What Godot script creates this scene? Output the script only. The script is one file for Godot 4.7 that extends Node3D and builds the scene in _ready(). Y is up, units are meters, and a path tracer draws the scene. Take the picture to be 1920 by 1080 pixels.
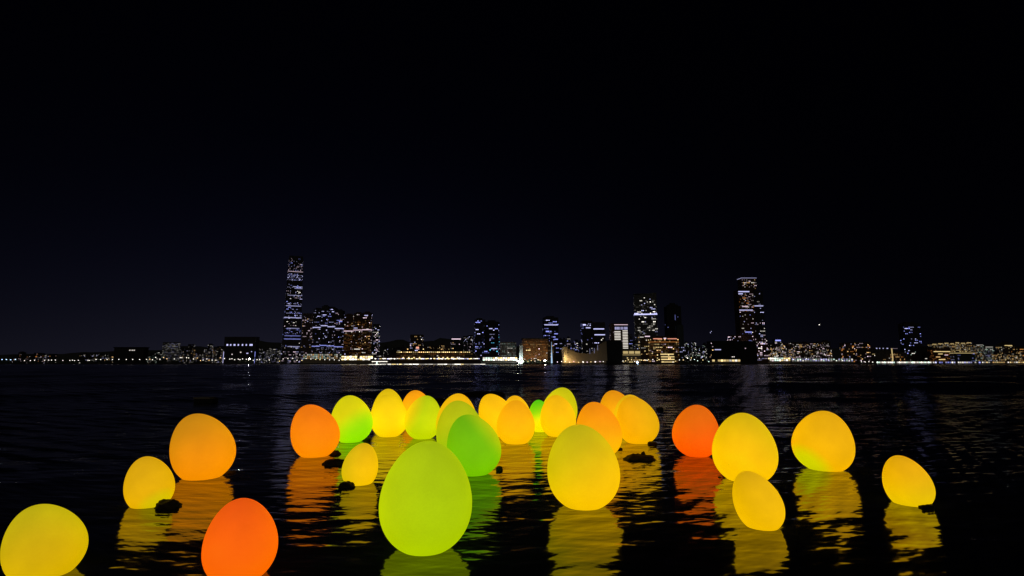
extends Node3D
# Glowing eggs afloat in a harbour at night, a lit city on the far shore.

var mats := {}
var used := {}
var tones := {
	"C": Color(0.79, 0.79, 1.0), "B": Color(0.60, 0.63, 1.0), "W": Color(1.0, 0.97, 0.92), "A": Color(1.0, 0.8, 0.52),
	"O": Color(1.0, 0.64, 0.32), "P": Color(1.0, 0.88, 0.95), "G": Color(0.88, 1.0, 0.93), "Y": Color(1.0, 0.88, 0.6),
	"R": Color(1.0, 0.66, 0.55), "L": Color(0.72, 0.86, 1.0), "T": Color(0.4, 0.85, 1.0)}
var walls := {
	"dark": Color(0.07, 0.07, 0.08), "black": Color(0.025, 0.025, 0.028), "brown": Color(0.12, 0.08, 0.06), "rust": Color(0.2, 0.11, 0.06),
	"grey": Color(0.22, 0.23, 0.23), "teal": Color(0.08, 0.12, 0.13), "cream": Color(0.5, 0.42, 0.3)}
var egg_mesh: ArrayMesh


func _ready() -> void:
	place_camera()
	place_sky()
	build_water()
	build_land()
	build_city()
	build_eggs()
	build_rocks()


func place_camera() -> void:
	var cam := Camera3D.new()
	cam.name = "camera"
	cam.fov = 56.73
	cam.near = 0.1
	cam.far = 30000.0
	cam.position = Vector3(0, 2.9, 0)
	cam.rotation.x = 0.14058
	add_child(cam)
	cam.current = true


func place_sky() -> void:
	# night air: a faint blue glow above the lit city, falling off upwards and away from it
	var w := 512
	var h := 256
	var im := Image.create(w, h, false, Image.FORMAT_RGBF)
	for j in h:
		var el := (0.5 - (j + 0.5) / h) * PI
		var up := maxf(el, 0.0)
		for i in w:
			var az := wrapf((i + 0.5) / w * TAU + 0.3, -PI, PI)   # the first column looks along -z; the glow lies a little to the left
			var side := 0.05 + 0.95 * exp(-pow(az / 0.62, 2.0))
			im.set_pixel(i, j, Color(0.0001 + 0.0108 * side * exp(-up / 0.11), 0.0001 + 0.0106 * side * exp(-up / 0.118), 0.0005 + 0.0185 * side * exp(-up / 0.15)))
	var pano := PanoramaSkyMaterial.new()
	pano.panorama = ImageTexture.create_from_image(im)
	var sky := Sky.new()
	sky.sky_material = pano
	var env := Environment.new()
	env.background_mode = Environment.BG_SKY
	env.sky = sky
	env.tonemap_mode = Environment.TONE_MAPPER_LINEAR
	env.tonemap_exposure = 1.0
	env.sdfgi_enabled = true
	env.ssao_enabled = true
	env.ssil_enabled = true
	var we := WorldEnvironment.new()
	we.name = "night_air"
	we.environment = env
	add_child(we)
	var added_fill := DirectionalLight3D.new()  # added faint fill from behind the camera, lifts hills and facades
	added_fill.name = "added_fill"
	added_fill.light_energy = 0.02
	added_fill.light_color = Color(1.0, 0.95, 0.88)
	added_fill.light_angular_distance = 0.5
	added_fill.shadow_enabled = true
	added_fill.sky_mode = DirectionalLight3D.SKY_MODE_LIGHT_ONLY
	added_fill.rotation_degrees = Vector3(-48, 14, 0)
	add_child(added_fill)


# ---------------------------------------------------------------- helpers
func numbered(called: String) -> String:
	var n: int = used.get(called, 0)
	used[called] = n + 1
	return called if n == 0 else "%s_%03d" % [called, n]


func tag(o: Node, label: String, category: String, group := "") -> void:
	o.set_meta("label", label)
	o.set_meta("category", category)
	if group != "":
		o.set_meta("group", group)


func thing(called: String, label: String, category: String, at := Vector3.ZERO, turn := 0.0, group := "") -> Node3D:
	var o := Node3D.new()
	o.name = numbered(called)
	add_child(o)
	o.position = at
	o.rotation.y = turn
	tag(o, label, category, group)
	return o


func part(called: String, m: Mesh, mat: Material, parent: Node, stuff := false) -> MeshInstance3D:
	var o := MeshInstance3D.new()
	var n := 0
	var nm := called
	while parent.has_node(nm):
		n += 1
		nm = "%s_%03d" % [called, n]
	o.name = nm
	o.mesh = m
	if mat:
		o.material_override = mat
	if stuff:
		o.set_meta("kind", "stuff")
	parent.add_child(o, true)
	return o


func paint(key: String, c: Color, rough := 0.8, spec := 0.4) -> StandardMaterial3D:
	if not mats.has(key):
		var m := StandardMaterial3D.new()
		m.albedo_color = c.linear_to_srgb()
		m.roughness = rough
		m.metallic_specular = spec
		mats[key] = m
	return mats[key]


func wall_paint(key: String) -> StandardMaterial3D:
	# facades: panels of slightly uneven tone
	var name_ := "wall " + key
	if not mats.has(name_):
		if not mats.has("facade grain"):
			var n := FastNoiseLite.new()
			n.seed = 4
			n.frequency = 0.03
			var im := n.get_seamless_image(128, 128)
			var t := Image.create(128, 128, false, Image.FORMAT_RGB8)
			for j in 128:
				for i in 128:
					var v := 0.8 + 0.2 * im.get_pixel(i, j).r
					if j % 16 < 2:
						v *= 0.75
					t.set_pixel(i, j, Color(v, v, v))
			mats["facade grain"] = ImageTexture.create_from_image(t)
		var c: Color = walls[key]
		var m := StandardMaterial3D.new()
		m.albedo_color = c.linear_to_srgb()
		m.albedo_texture = mats["facade grain"]
		m.uv1_triplanar = true
		m.uv1_world_triplanar = true
		m.uv1_scale = Vector3(0.03, 0.03, 0.03)
		m.roughness = 0.7
		mats[name_] = m
	return mats[name_]


func glow(tone: String, e: float) -> StandardMaterial3D:
	var key := "glow %s %.2f" % [tone, e]
	if not mats.has(key):
		var m := StandardMaterial3D.new()
		m.albedo_color = Color(0.03, 0.03, 0.03)
		m.roughness = 0.9
		m.metallic_specular = 0.0
		m.emission_enabled = true
		m.emission = tones[tone]
		m.emission_energy_multiplier = e
		mats[key] = m
	return mats[key]


func begin() -> SurfaceTool:
	var st := SurfaceTool.new()
	st.begin(Mesh.PRIMITIVE_TRIANGLES)
	return st


func quad(st: SurfaceTool, a: Vector3, b: Vector3, c: Vector3, d: Vector3) -> void:
	# corners clockwise as seen from the front
	var n := (c - a).cross(b - a).normalized()
	for v in [a, b, c, a, c, d]:
		st.set_normal(n)
		st.add_vertex(v)


func box(st: SurfaceTool, lo: Vector3, hi: Vector3, top := 1.0) -> void:
	var m := (lo + hi) / 2.0
	var p := []
	for k in 8:
		var v := Vector3(hi.x if k & 1 else lo.x, hi.y if k & 2 else lo.y, hi.z if k & 4 else lo.z)
		if k & 2:
			v.x = m.x + (v.x - m.x) * top
			v.z = m.z + (v.z - m.z) * top
		p.append(v)
	quad(st, p[6], p[7], p[5], p[4])   # +z
	quad(st, p[3], p[2], p[0], p[1])   # -z
	quad(st, p[7], p[3], p[1], p[5])   # +x
	quad(st, p[2], p[6], p[4], p[0])   # -x
	quad(st, p[2], p[3], p[7], p[6])   # top
	quad(st, p[4], p[5], p[1], p[0])   # bottom


func box_mesh(lo: Vector3, hi: Vector3, top := 1.0) -> ArrayMesh:
	var st := begin()
	box(st, lo, hi, top)
	return st.commit()


func rod(st: SurfaceTool, a: Vector3, b: Vector3, r0: float, r1: float, n := 6) -> void:
	var y := (b - a).normalized()
	var x := y.cross(Vector3(0.31, 0.2, 0.93)).normalized()
	var z := x.cross(y)
	for k in n:
		var u := TAU * k / n
		var v := TAU * (k + 1) / n
		var du := x * cos(u) + z * sin(u)
		var dv := x * cos(v) + z * sin(v)
		quad(st, b + du * r1, a + du * r0, a + dv * r0, b + dv * r1)
		for cap in [[b, b + du * r1, b + dv * r1], [a, a + dv * r0, a + du * r0]]:
			st.set_normal(y if cap[0] == b else -y)
			for q in cap:
				st.add_vertex(q)


func ball(st: SurfaceTool, at: Vector3, r: Vector3, n := 10, m := 6) -> void:
	for j in m:
		for i in n:
			var p := []
			for q in [[i, j + 1], [i + 1, j + 1], [i + 1, j], [i, j]]:
				var a: float = TAU * q[0] / n
				var b := PI * (float(q[1]) / m - 0.5)
				p.append(Vector3(sin(a) * cos(b), sin(b), cos(a) * cos(b)))
			for k in [0, 1, 2, 0, 2, 3]:
				st.set_normal((p[k] / r).normalized())
				st.add_vertex(at + p[k] * r)


# ---------------------------------------------------------------- water
func ripple_normals(size: int, count: int, kmin: float, kmax: float, spread: float, sd: int) -> ImageTexture:
	# periodic tile: a sum of travelling waves, kept as slopes of standard deviation 0.5
	var rng := RandomNumberGenerator.new()
	rng.seed = sd
	var sx := PackedFloat32Array()
	var sz := PackedFloat32Array()
	sx.resize(size * size)
	sz.resize(size * size)
	for n in count:
		var k := kmin * pow(kmax / kmin, (n + rng.randf()) / count)
		var a := rng.randfn(0.0, spread) + 0.3
		var ki := roundi(k * sin(a))
		var kj := roundi(k * cos(a))
		if ki == 0 and kj == 0:
			kj = 1
		var ph := rng.randf() * TAU
		var kk := sqrt(float(ki * ki + kj * kj))
		var amp := (0.6 + 0.8 * rng.randf()) * pow(kmin / kk, 0.35)
		var ax := amp * ki / kk
		var az := amp * kj / kk
		var cx := PackedFloat32Array()
		var dx := PackedFloat32Array()
		for i in size:
			cx.append(cos(TAU * ki * i / size + ph))
			dx.append(sin(TAU * ki * i / size + ph))
		var at := 0
		for j in size:
			var cj := cos(TAU * kj * j / size)
			var sj := sin(TAU * kj * j / size)
			for i in size:
				var c := cx[i] * cj - dx[i] * sj
				sx[at] += ax * c
				sz[at] += az * c
				at += 1
	var total := 0.0
	for v in sz:
		total += v * v
	var g := 0.5 / sqrt(total / sz.size())
	var bytes := PackedByteArray()
	bytes.resize(size * size * 3)
	for k in size * size:
		var a := -sx[k] * g
		var b := -sz[k] * g
		var l := 1.0 / sqrt(a * a + b * b + 1.0)
		bytes[k * 3] = clampi(roundi((a * l * 0.5 + 0.5) * 255.0), 0, 255)
		bytes[k * 3 + 1] = clampi(roundi((b * l * 0.5 + 0.5) * 255.0), 0, 255)
		bytes[k * 3 + 2] = clampi(roundi((l * 0.5 + 0.5) * 255.0), 0, 255)
	return ImageTexture.create_from_image(Image.create_from_data(size, size, false, Image.FORMAT_RGB8, bytes))


func water_paint(tex: Texture2D, slope: float, tile: float, rough: float) -> StandardMaterial3D:
	var m := StandardMaterial3D.new()
	m.albedo_color = Color(0.006, 0.008, 0.008).linear_to_srgb()
	m.roughness = rough
	m.metallic_specular = 0.44
	m.normal_enabled = true
	m.normal_texture = tex
	m.normal_scale = slope / 0.5
	m.uv1_scale = Vector3(1.0 / tile, 1.0 / tile, 1.0)
	return m


func calm_edge(x: float) -> float:
	# how far out the sheltered, calm water reaches
	var p := [[-60.0, 10.0], [-20.0, 13.0], [-12.0, 16.0], [-9.6, 18.6], [-8.7, 22.0], [-7.5, 33.0], [-5.5, 42.0], [-3.0, 50.0], [0.0, 48.0], [3.0, 42.0], [6.0, 30.0], [8.0, 24.0], [12.0, 20.0], [60.0, 16.0]]
	for k in p.size() - 1:
		if x < p[k + 1][0]:
			return lerpf(p[k][1], p[k + 1][1], clampf((x - p[k][0]) / (p[k + 1][0] - p[k][0]), 0, 1))
	return 16.0


func build_water() -> void:
	var tex := ripple_normals(512, 60, 5.0, 56.0, 0.5, 11)
	var tex2 := ripple_normals(512, 50, 4.0, 50.0, 0.55, 23)
	var calm := water_paint(tex, 0.029, 4.6, 0.085)
	var rough := water_paint(tex2, 0.080, 8.3, 0.13)
	var rng := RandomNumberGenerator.new()
	rng.seed = 8
	# each wave: wave vector, phase, slope, length
	var waves := []
	for n in 13:
		var l := 0.7 * pow(5.0, n / 12.0)
		var a := rng.randfn(0.22, 0.42)
		waves.append([TAU / l * sin(a), TAU / l * cos(a), rng.randf() * TAU, 0.0009 * TAU * (0.6 + 0.8 * rng.randf()), l])
	for n in 11:
		var l := 4.5 * pow(11.0, n / 10.0)
		var a := rng.randfn(0.15, 0.5)
		waves.append([TAU / l * sin(a), TAU / l * cos(a), rng.randf() * TAU, 0.018 * (0.7 + 0.6 * rng.randf()), l])
	var edge := FastNoiseLite.new()
	edge.seed = 3
	edge.frequency = 0.35
	# rows grow coarser and wider with distance, out to the far quay
	var zs := []
	var zz := 6.0
	while zz > -1420.0:
		zs.append(zz)
		zz -= maxf(0.085, 0.0058 * -zz)
	var nz := zs.size() - 1
	var nx := 640
	var z1: float = zs[nz]
	var pos := PackedVector3Array()
	var nor := PackedVector3Array()
	var uvs := PackedVector2Array()
	var calm_at := PackedByteArray()
	for j in nz + 1:
		var z: float = zs[j]
		var far_ := maxf(0.0, -z)
		var half := 16.0 + 1.12 * far_
		var dx := 2.0 * half / nx
		var step := maxf(dx, maxf(0.085, 0.0058 * far_))
		var live := []
		for w in waves:
			var share := smoothstep(3.5, 7.0, w[4] / step)
			if share > 0.0:
				live.append([w[0], w[1], w[2], w[3] * share, w[3] * share * w[4] / TAU, w[4] > 4.0])
		for i in nx + 1:
			var x := -half + dx * i
			var e := -z - calm_edge(x) + 1.6 * edge.get_noise_2d(x * 0.6, z)
			var open_ := smoothstep(-2.0, 3.0, e)
			var amp := lerpf(1.0, 2.0, open_)
			var amp_long := lerpf(0.12, 1.0, smoothstep(-3.0, 40.0, e))
			var y := 0.0
			var gx := 0.0
			var gz := 0.0
			for w in live:
				var ph: float = w[0] * x + w[1] * z + w[2]
				var g: float = amp_long if w[5] else amp
				y += w[4] * g * sin(ph)
				var c: float = w[4] * g * cos(ph)
				gx += w[0] * c
				gz += w[1] * c
			pos.append(Vector3(x, y, z))
			nor.append(Vector3(-gx, 1.0, -gz).normalized())
			uvs.append(Vector2(x, z))
			calm_at.append(1 if e < 0.0 else 0)
	var ix := [PackedInt32Array(), PackedInt32Array()]
	for j in nz:
		for i in nx:
			var a := j * (nx + 1) + i
			var k: int = 0 if calm_at[a] else 1
			var b := a + nx + 1
			ix[k].append_array(PackedInt32Array([a, b, a + 1, a + 1, b, b + 1]))
	var mesh := ArrayMesh.new()
	var names := [calm, rough]
	for k in 2:
		var arr := []
		arr.resize(Mesh.ARRAY_MAX)
		arr[Mesh.ARRAY_VERTEX] = pos
		arr[Mesh.ARRAY_NORMAL] = nor
		arr[Mesh.ARRAY_TEX_UV] = uvs
		arr[Mesh.ARRAY_INDEX] = ix[k]
		mesh.add_surface_from_arrays(Mesh.PRIMITIVE_TRIANGLES, arr)
		mesh.surface_set_material(k, names[k])
	var near := MeshInstance3D.new()
	near.name = "water"
	near.mesh = mesh
	near.set_meta("kind", "structure")
	near.set_meta("label", "dark rippled harbour water around the glowing eggs")
	add_child(near)
	# the open harbour beyond, to both sides and out to the horizon
	var st := begin()
	var h0 := 16.0
	var h1 := 16.0 + 1.12 * -z1
	for q in [
		[Vector2(-14000, z1), Vector2(-14000, -12000), Vector2(14000, -12000), Vector2(14000, z1)],
		[Vector2(-14000, 0), Vector2(-14000, z1), Vector2(-h1, z1), Vector2(-h0, 0)],
		[Vector2(h0, 0), Vector2(h1, z1), Vector2(14000, z1), Vector2(14000, 0)],
		[Vector2(-14000, 6), Vector2(-14000, 0), Vector2(-h0, 0), Vector2(-h0, 6)],
		[Vector2(h0, 6), Vector2(h0, 0), Vector2(14000, 0), Vector2(14000, 6)],
		[Vector2(-14000, 300), Vector2(-14000, 6), Vector2(14000, 6), Vector2(14000, 300)]]:
		for k in [0, 1, 2, 0, 2, 3]:
			st.set_normal(Vector3.UP)
			st.set_uv(q[k])
			st.add_vertex(Vector3(q[k].x, 0, q[k].y))
	var far := MeshInstance3D.new()
	far.name = "harbour_water"
	far.mesh = st.commit()
	far.material_override = rough
	far.set_meta("kind", "structure")
	far.set_meta("label", "open dark harbour water reaching to the lit city shore")
	add_child(far)


# ---------------------------------------------------------------- land
func build_land() -> void:
	# quay line of the far shore: x and distance
	var q := [[-2600, 2080], [-960, 2010], [-780, 1990], [-640, 1950], [-500, 1930], [-352, 1900], [-350, 1335], [-66, 1335], [-50, 1400], [110, 1380], [250, 1375], [380, 1400], [540, 1450], [640, 1470], [860, 1800], [1200, 1735], [1560, 1750], [2600, 1760]]
	var st := begin()
	for k in q.size() - 1:
		var a := Vector3(q[k][0], 3.6, -q[k][1])
		var b := Vector3(q[k + 1][0], 3.6, -q[k + 1][1])
		var low := Vector3(0, -8.6, 0)
		quad(st, a, b, b + low, a + low)
		var c := Vector3(b.x * 2.2, 3.6, -9000)
		var d := Vector3(a.x * 2.2, 3.6, -9000)
		quad(st, d, c, b, a)
	var o := part("far_shore", st.commit(), paint("quay", Color(0.06, 0.058, 0.055), 0.9), self)
	o.set_meta("kind", "structure")
	o.set_meta("label", "dark quay wall and flat land under the city")
	# hills behind the city
	var r := [[-9500, 60], [-6200, 115], [-5200, 150], [-4200, 190], [-3630, 256], [-2900, 300], [-2100, 275], [-1680, 270], [-1300, 325], [-850, 345], [-600, 325], [0, 262], [900, 215], [2200, 225], [3500, 215], [4800, 180], [7500, 120], [10000, 60]]
	var hn := FastNoiseLite.new()
	hn.seed = 9
	hn.frequency = 0.0016
	hn.fractal_octaves = 4
	var sh := begin()
	sh.set_smooth_group(0)
	var nx := 260
	var nz := 10
	var v := []
	for j in nz + 1:
		for i in nx + 1:
			var x := lerpf(-9500, 10000, float(i) / nx)
			var t := float(j) / nz
			var hh := 60.0
			for k in r.size() - 1:
				if x >= r[k][0] and x <= r[k + 1][0]:
					hh = lerpf(r[k][1], r[k + 1][1], smoothstep(0, 1, (x - r[k][0]) / (r[k + 1][0] - r[k][0])))
			var z := -5400.0 - 2200.0 * t
			hh = hh * sin(PI * clampf(t, 0, 1)) * (0.8 + 0.25 * hn.get_noise_2d(x, z * 1.3)) + 3.4
			v.append(Vector3(x, hh, z))
	for j in nz:
		for i in nx:
			var a := j * (nx + 1) + i
			for k in [a, a + nx + 1, a + 1, a + 1, a + nx + 1, a + nx + 2]:
				sh.add_vertex(v[k])
	sh.generate_normals()
	var hill := part("hills", sh.commit(), paint("hill", Color(0.10, 0.11, 0.10), 1.0), self)
	hill.set_meta("kind", "structure")
	hill.set_meta("label", "dark low hills behind the city skyline")
	tree_line("dark tree line on the low far left shore", -2350, -1330, -2160, 26.0, 46, 5)
	tree_line("dark trees between the black slab block and the tallest tower", -1080, -985, -2120, 30.0, 11, 6)
	tree_line("dark trees on the shore in front of the amber brown hotel", 20, 100, -1450, 15.0, 12, 7)
	tree_line("dark trees between the amber hotel and the wide black block", 470, 545, -1500, 22.0, 12, 8)


func tree_line(label: String, xa: float, xb: float, z: float, top: float, n: int, sd: int) -> void:
	var rng := RandomNumberGenerator.new()
	rng.seed = sd
	var st := begin()
	for k in n:
		var x := lerpf(xa, xb, (k + rng.randf()) / n)
		var hh := top * (0.55 + 0.45 * rng.randf())
		for c in 14:
			var u := rng.randf() * TAU
			var rr := sqrt(rng.randf())
			var yy := 3.0 + (hh - 3.0) * rng.randf()
			var wide := (1.0 - 0.55 * yy / hh) * (xb - xa) / n * 0.75
			ball(st, Vector3(x + cos(u) * rr * wide, yy, z + sin(u) * rr * 8.0), Vector3(1.6 + 2.6 * rng.randf(), 1.2 + 1.6 * rng.randf(), 2.0 + 2.0 * rng.randf()), 7, 4)
	var o := part("trees", st.commit(), paint("far leaves", Color(0.05, 0.065, 0.04), 0.95), self, true)
	tag(o, label, "trees")


# ---------------------------------------------------------------- city
func facade(sets: Dictionary, p: Array, out: Vector3, spec: Array, rng: RandomNumberGenerator) -> void:
	# lit windows on the face whose corners are p: bottom left, bottom right, top right, top left
	var hgt: float = ((p[3] - p[0]) as Vector3).length()
	var wid: float = ((p[1] - p[0]) as Vector3).length()
	var y0: float = spec[5]
	var y1: float = spec[6]
	var rows := maxi(1, roundi(hgt * (y1 - y0) / spec[0]))
	var cols := maxi(1, roundi(wid / spec[1]))
	var kinds: String = spec[3]
	for j in rows:
		var busy := 0.25 + 1.5 * rng.randf()
		var run := 0
		var tone := kinds[rng.randi() % kinds.length()]
		var e := 1.0
		for i in cols:
			if run <= 0:
				tone = kinds[rng.randi() % kinds.length()]
				e = [0.4, 0.7, 1.2, 2.4][rng.randi() % 4]
				if rng.randf() > spec[2] * busy * (0.62 if spec[4] > 0.3 else 1.0):
					continue
				run = 1 + int(3.0 * pow(rng.randf(), 3.0))
			run -= 1
			var off := 0.2 * rng.randf()
			var a := (i + 0.1 + off) / cols
			var b := (i + 0.72 + off) / cols
			var c := lerpf(y0, y1, (j + 0.25) / rows)
			var d := lerpf(y0, y1, (j + 0.75) / rows)
			var key := "%s %.2f" % [tone, snappedf(maxf(0.04, e * spec[4]), 0.04)]
			if not sets.has(key):
				sets[key] = begin()
			pane(sets[key], p, a, b, c, d, out)


func pane(st: SurfaceTool, p: Array, a: float, b: float, c: float, d: float, out: Vector3) -> void:
	var at := func(u: float, v: float) -> Vector3:
		var lo: Vector3 = p[0].lerp(p[1], u)
		var hi: Vector3 = p[3].lerp(p[2], u)
		return lo.lerp(hi, v) + out
	quad(st, at.call(a, d), at.call(b, d), at.call(b, c), at.call(a, c))


func faces_of(w: float, d: float, h: float, top: float) -> Array:
	var x := w / 2
	var z := d / 2
	var f := []
	for q in [[Vector3(-x, 0, z), Vector3(x, 0, z)], [Vector3(x, 0, z), Vector3(x, 0, -z)], [Vector3(-x, 0, -z), Vector3(-x, 0, z)]]:
		var a: Vector3 = q[0]
		var b: Vector3 = q[1]
		var t := Vector3(top, 1, top)
		f.append([a, b, b * t + Vector3(0, h, 0), a * t + Vector3(0, h, 0)])
	return f


func put_windows(o: Node3D, sets: Dictionary) -> void:
	if sets.is_empty():
		return
	var m: ArrayMesh = null
	var keys := sets.keys()
	for key in keys:
		var st: SurfaceTool = sets[key]
		m = st.commit() if m == null else st.commit(m)
		var k: String = key
		m.surface_set_material(m.get_surface_count() - 1, glow(k.get_slice(" ", 0), k.get_slice(" ", 1).to_float()))
	part("lit_window_panes", m, null, o, true)


func tower(called: String, label: String, category: String, group: String, x: float, z: float, base: float, w: float, d: float, h: float, turn: float, top: float, wall: String, roof: String, win: Array, bands: Array) -> Node3D:
	var o := thing(called, label, category, Vector3(x, base, z), deg_to_rad(turn), group)
	var rng := RandomNumberGenerator.new()
	rng.seed = hash(label)
	var m := wall_paint(wall)
	if roof == "slant":
		var st := begin()
		var q := [Vector3(-w / 2, 0, d / 2), Vector3(w / 2, 0, d / 2), Vector3(w / 2, 0, -d / 2), Vector3(-w / 2, 0, -d / 2)]
		var tops := [h - 4.0, h + 4.0, h + 4.0, h - 4.0]
		for k in 4:
			var n := (k + 1) % 4
			quad(st, q[k] + Vector3(0, tops[k], 0), q[n] + Vector3(0, tops[n], 0), q[n], q[k])
		quad(st, q[3] + Vector3(0, tops[3], 0), q[2] + Vector3(0, tops[2], 0), q[1] + Vector3(0, tops[1], 0), q[0] + Vector3(0, tops[0], 0))
		part("wall", st.commit(), m, o)
	else:
		part("wall", box_mesh(Vector3(-w / 2, 0, -d / 2), Vector3(w / 2, h, d / 2), top), m, o)
	var wt := w * top
	var dt := d * top
	match roof:
		"plant":
			part("roof_plant", box_mesh(Vector3(-wt * 0.3, h, -dt * 0.3), Vector3(wt * 0.22, h + 5.0, dt * 0.3)), m, o)
		"eaves":
			part("roof", box_mesh(Vector3(-w / 2 - 3, h, -d / 2 - 3), Vector3(w / 2 + 3, h + 3.0, d / 2 + 3)), wall_paint("black"), o)
		"step":
			part("roof_plant", box_mesh(Vector3(-wt * 0.34, h, -dt * 0.3), Vector3(wt * 0.34, h + 6.0, dt * 0.3)), m, o)
			part("roof_plant", box_mesh(Vector3(-wt * 0.16, h + 6.0, -dt * 0.2), Vector3(wt * 0.16, h + 12.0, dt * 0.2)), m, o)
		_:
			part("roof", box_mesh(Vector3(-wt / 2 - 0.4, h, -dt / 2 - 0.4), Vector3(wt / 2 + 0.4, h + 1.3, dt / 2 + 0.4)), m, o)
	var sets := {}
	var outs := [Vector3(0, 0, 0.35), Vector3(0.35, 0, 0), Vector3(-0.35, 0, 0)]
	var f := faces_of(w, d, h - (4.0 if roof == "slant" else 0.0), top)
	for spec in win:
		for k in 3:
			facade(sets, f[k], outs[k], spec, rng)
	put_windows(o, sets)
	for b in bands:
		# a lit floor, or a lit sign, across a share of the front
		var st := begin()
		var share: float = b[1] / h / 2.0
		var y: float = b[0]
		if b[1] > 6.0 and b[3] - b[2] > 0.05:
			for k in 3:
				var u: float = lerpf(b[2], b[3], (k + 0.08) / 3.0)
				var v: float = lerpf(b[2], b[3], (k + 0.92) / 3.0)
				pane(st, f[0], u, v, y - share, minf(y + share, 0.995), Vector3(0, 0, 0.6))
		else:
			pane(st, f[0], b[2], b[3], maxf(y - share, 0.005), minf(y + share, 0.998), Vector3(0, 0, 0.6))
		if b[2] == 0.0 and b[3] > 0.98:
			for k in [1, 2]:
				pane(st, f[k], 0.0, 1.0, maxf(y - share, 0.005), minf(y + share, 0.998), outs[k] * 1.7)
		part("light_band", st.commit(), glow(b[4], b[5]), o)
	return o


func arcade(called: String, label: String, category: String, xa: float, xb: float, z: float, dep: float, yb: float, yt: float, kinds: String, e: float, gap: float, cw: float) -> void:
	var o := thing(called, label, category, Vector3((xa + xb) / 2, 3.6, z - dep / 2))
	var rng := RandomNumberGenerator.new()
	rng.seed = hash(label)
	var w := xb - xa
	var h := maxf(yt - 3.6, 2.0)
	part("wall", box_mesh(Vector3(-w / 2, 0, -dep / 2), Vector3(w / 2, h, dep / 2)), wall_paint("cream"), o)
	part("roof", box_mesh(Vector3(-w / 2 - 1.5, h, -dep / 2 - 1), Vector3(w / 2 + 1.5, h + 0.8, dep / 2 + 3)), wall_paint("grey"), o)
	var sets := {}
	var n := maxi(2, roundi(w / cw))
	var storeys := maxi(1, roundi((yt - yb) / 6.0))
	for j in storeys:
		for i in n:
			if rng.randf() < 0.1:
				continue
			var key := "%s %.2f" % [kinds[rng.randi() % kinds.length()], e * [0.45, 0.7, 1.0, 1.5][rng.randi() % 4]]
			if not sets.has(key):
				sets[key] = begin()
			var lo := clampf((yb - 3.6) / h, 0.04, 0.9)
			pane(sets[key], faces_of(w, dep, h, 1.0)[0], (i + gap / 2) / n, (i + 1 - gap / 2) / n, lerpf(lo, 0.97, (j + 0.06) / storeys), lerpf(lo, 0.97, (j + 0.88) / storeys), Vector3(0, 0, 0.3))
	put_windows(o, sets)


func lamp(label: String, group: String, x: float, z: float, base: float, y: float, tone: String, e: float, r: float) -> void:
	var o := thing("quay_lamp", label, "lamp", Vector3(x, base, z), 0.0, group)
	var st := begin()
	rod(st, Vector3.ZERO, Vector3(0, y - base, 0), 0.16, 0.1, 5)
	part("pole", st.commit(), paint("pole", Color(0.1, 0.1, 0.1), 0.6), o)
	var s2 := begin()
	ball(s2, Vector3(0, y - base, 0), Vector3(r, r * 0.8, r), 8, 5)
	part("lantern", s2.commit(), glow(tone, e), o)


func flood(label: String, at: Vector3, tone: String, power: float) -> void:
	# a floodlight on the ground: housing, lit face and its light
	var o := thing("flood_light", label, "lamp", at)
	part("housing", box_mesh(Vector3(-0.5, -0.6, 0.1), Vector3(0.5, 0.3, 0.6)), paint("housing", Color(0.05, 0.05, 0.05), 0.6), o)
	part("lit_face", box_mesh(Vector3(-0.4, -0.5, -0.02), Vector3(0.4, 0.2, 0.09)), glow(tone, 2.0), o)
	var l := OmniLight3D.new()
	l.name = "flood_light_beam"
	l.light_color = tones[tone]
	l.light_energy = power
	l.light_size = 0.4
	l.omni_range = 300.0
	l.omni_attenuation = 2.0
	l.shadow_enabled = true
	l.position = Vector3(0, 0, -0.6)
	o.add_child(l)


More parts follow.
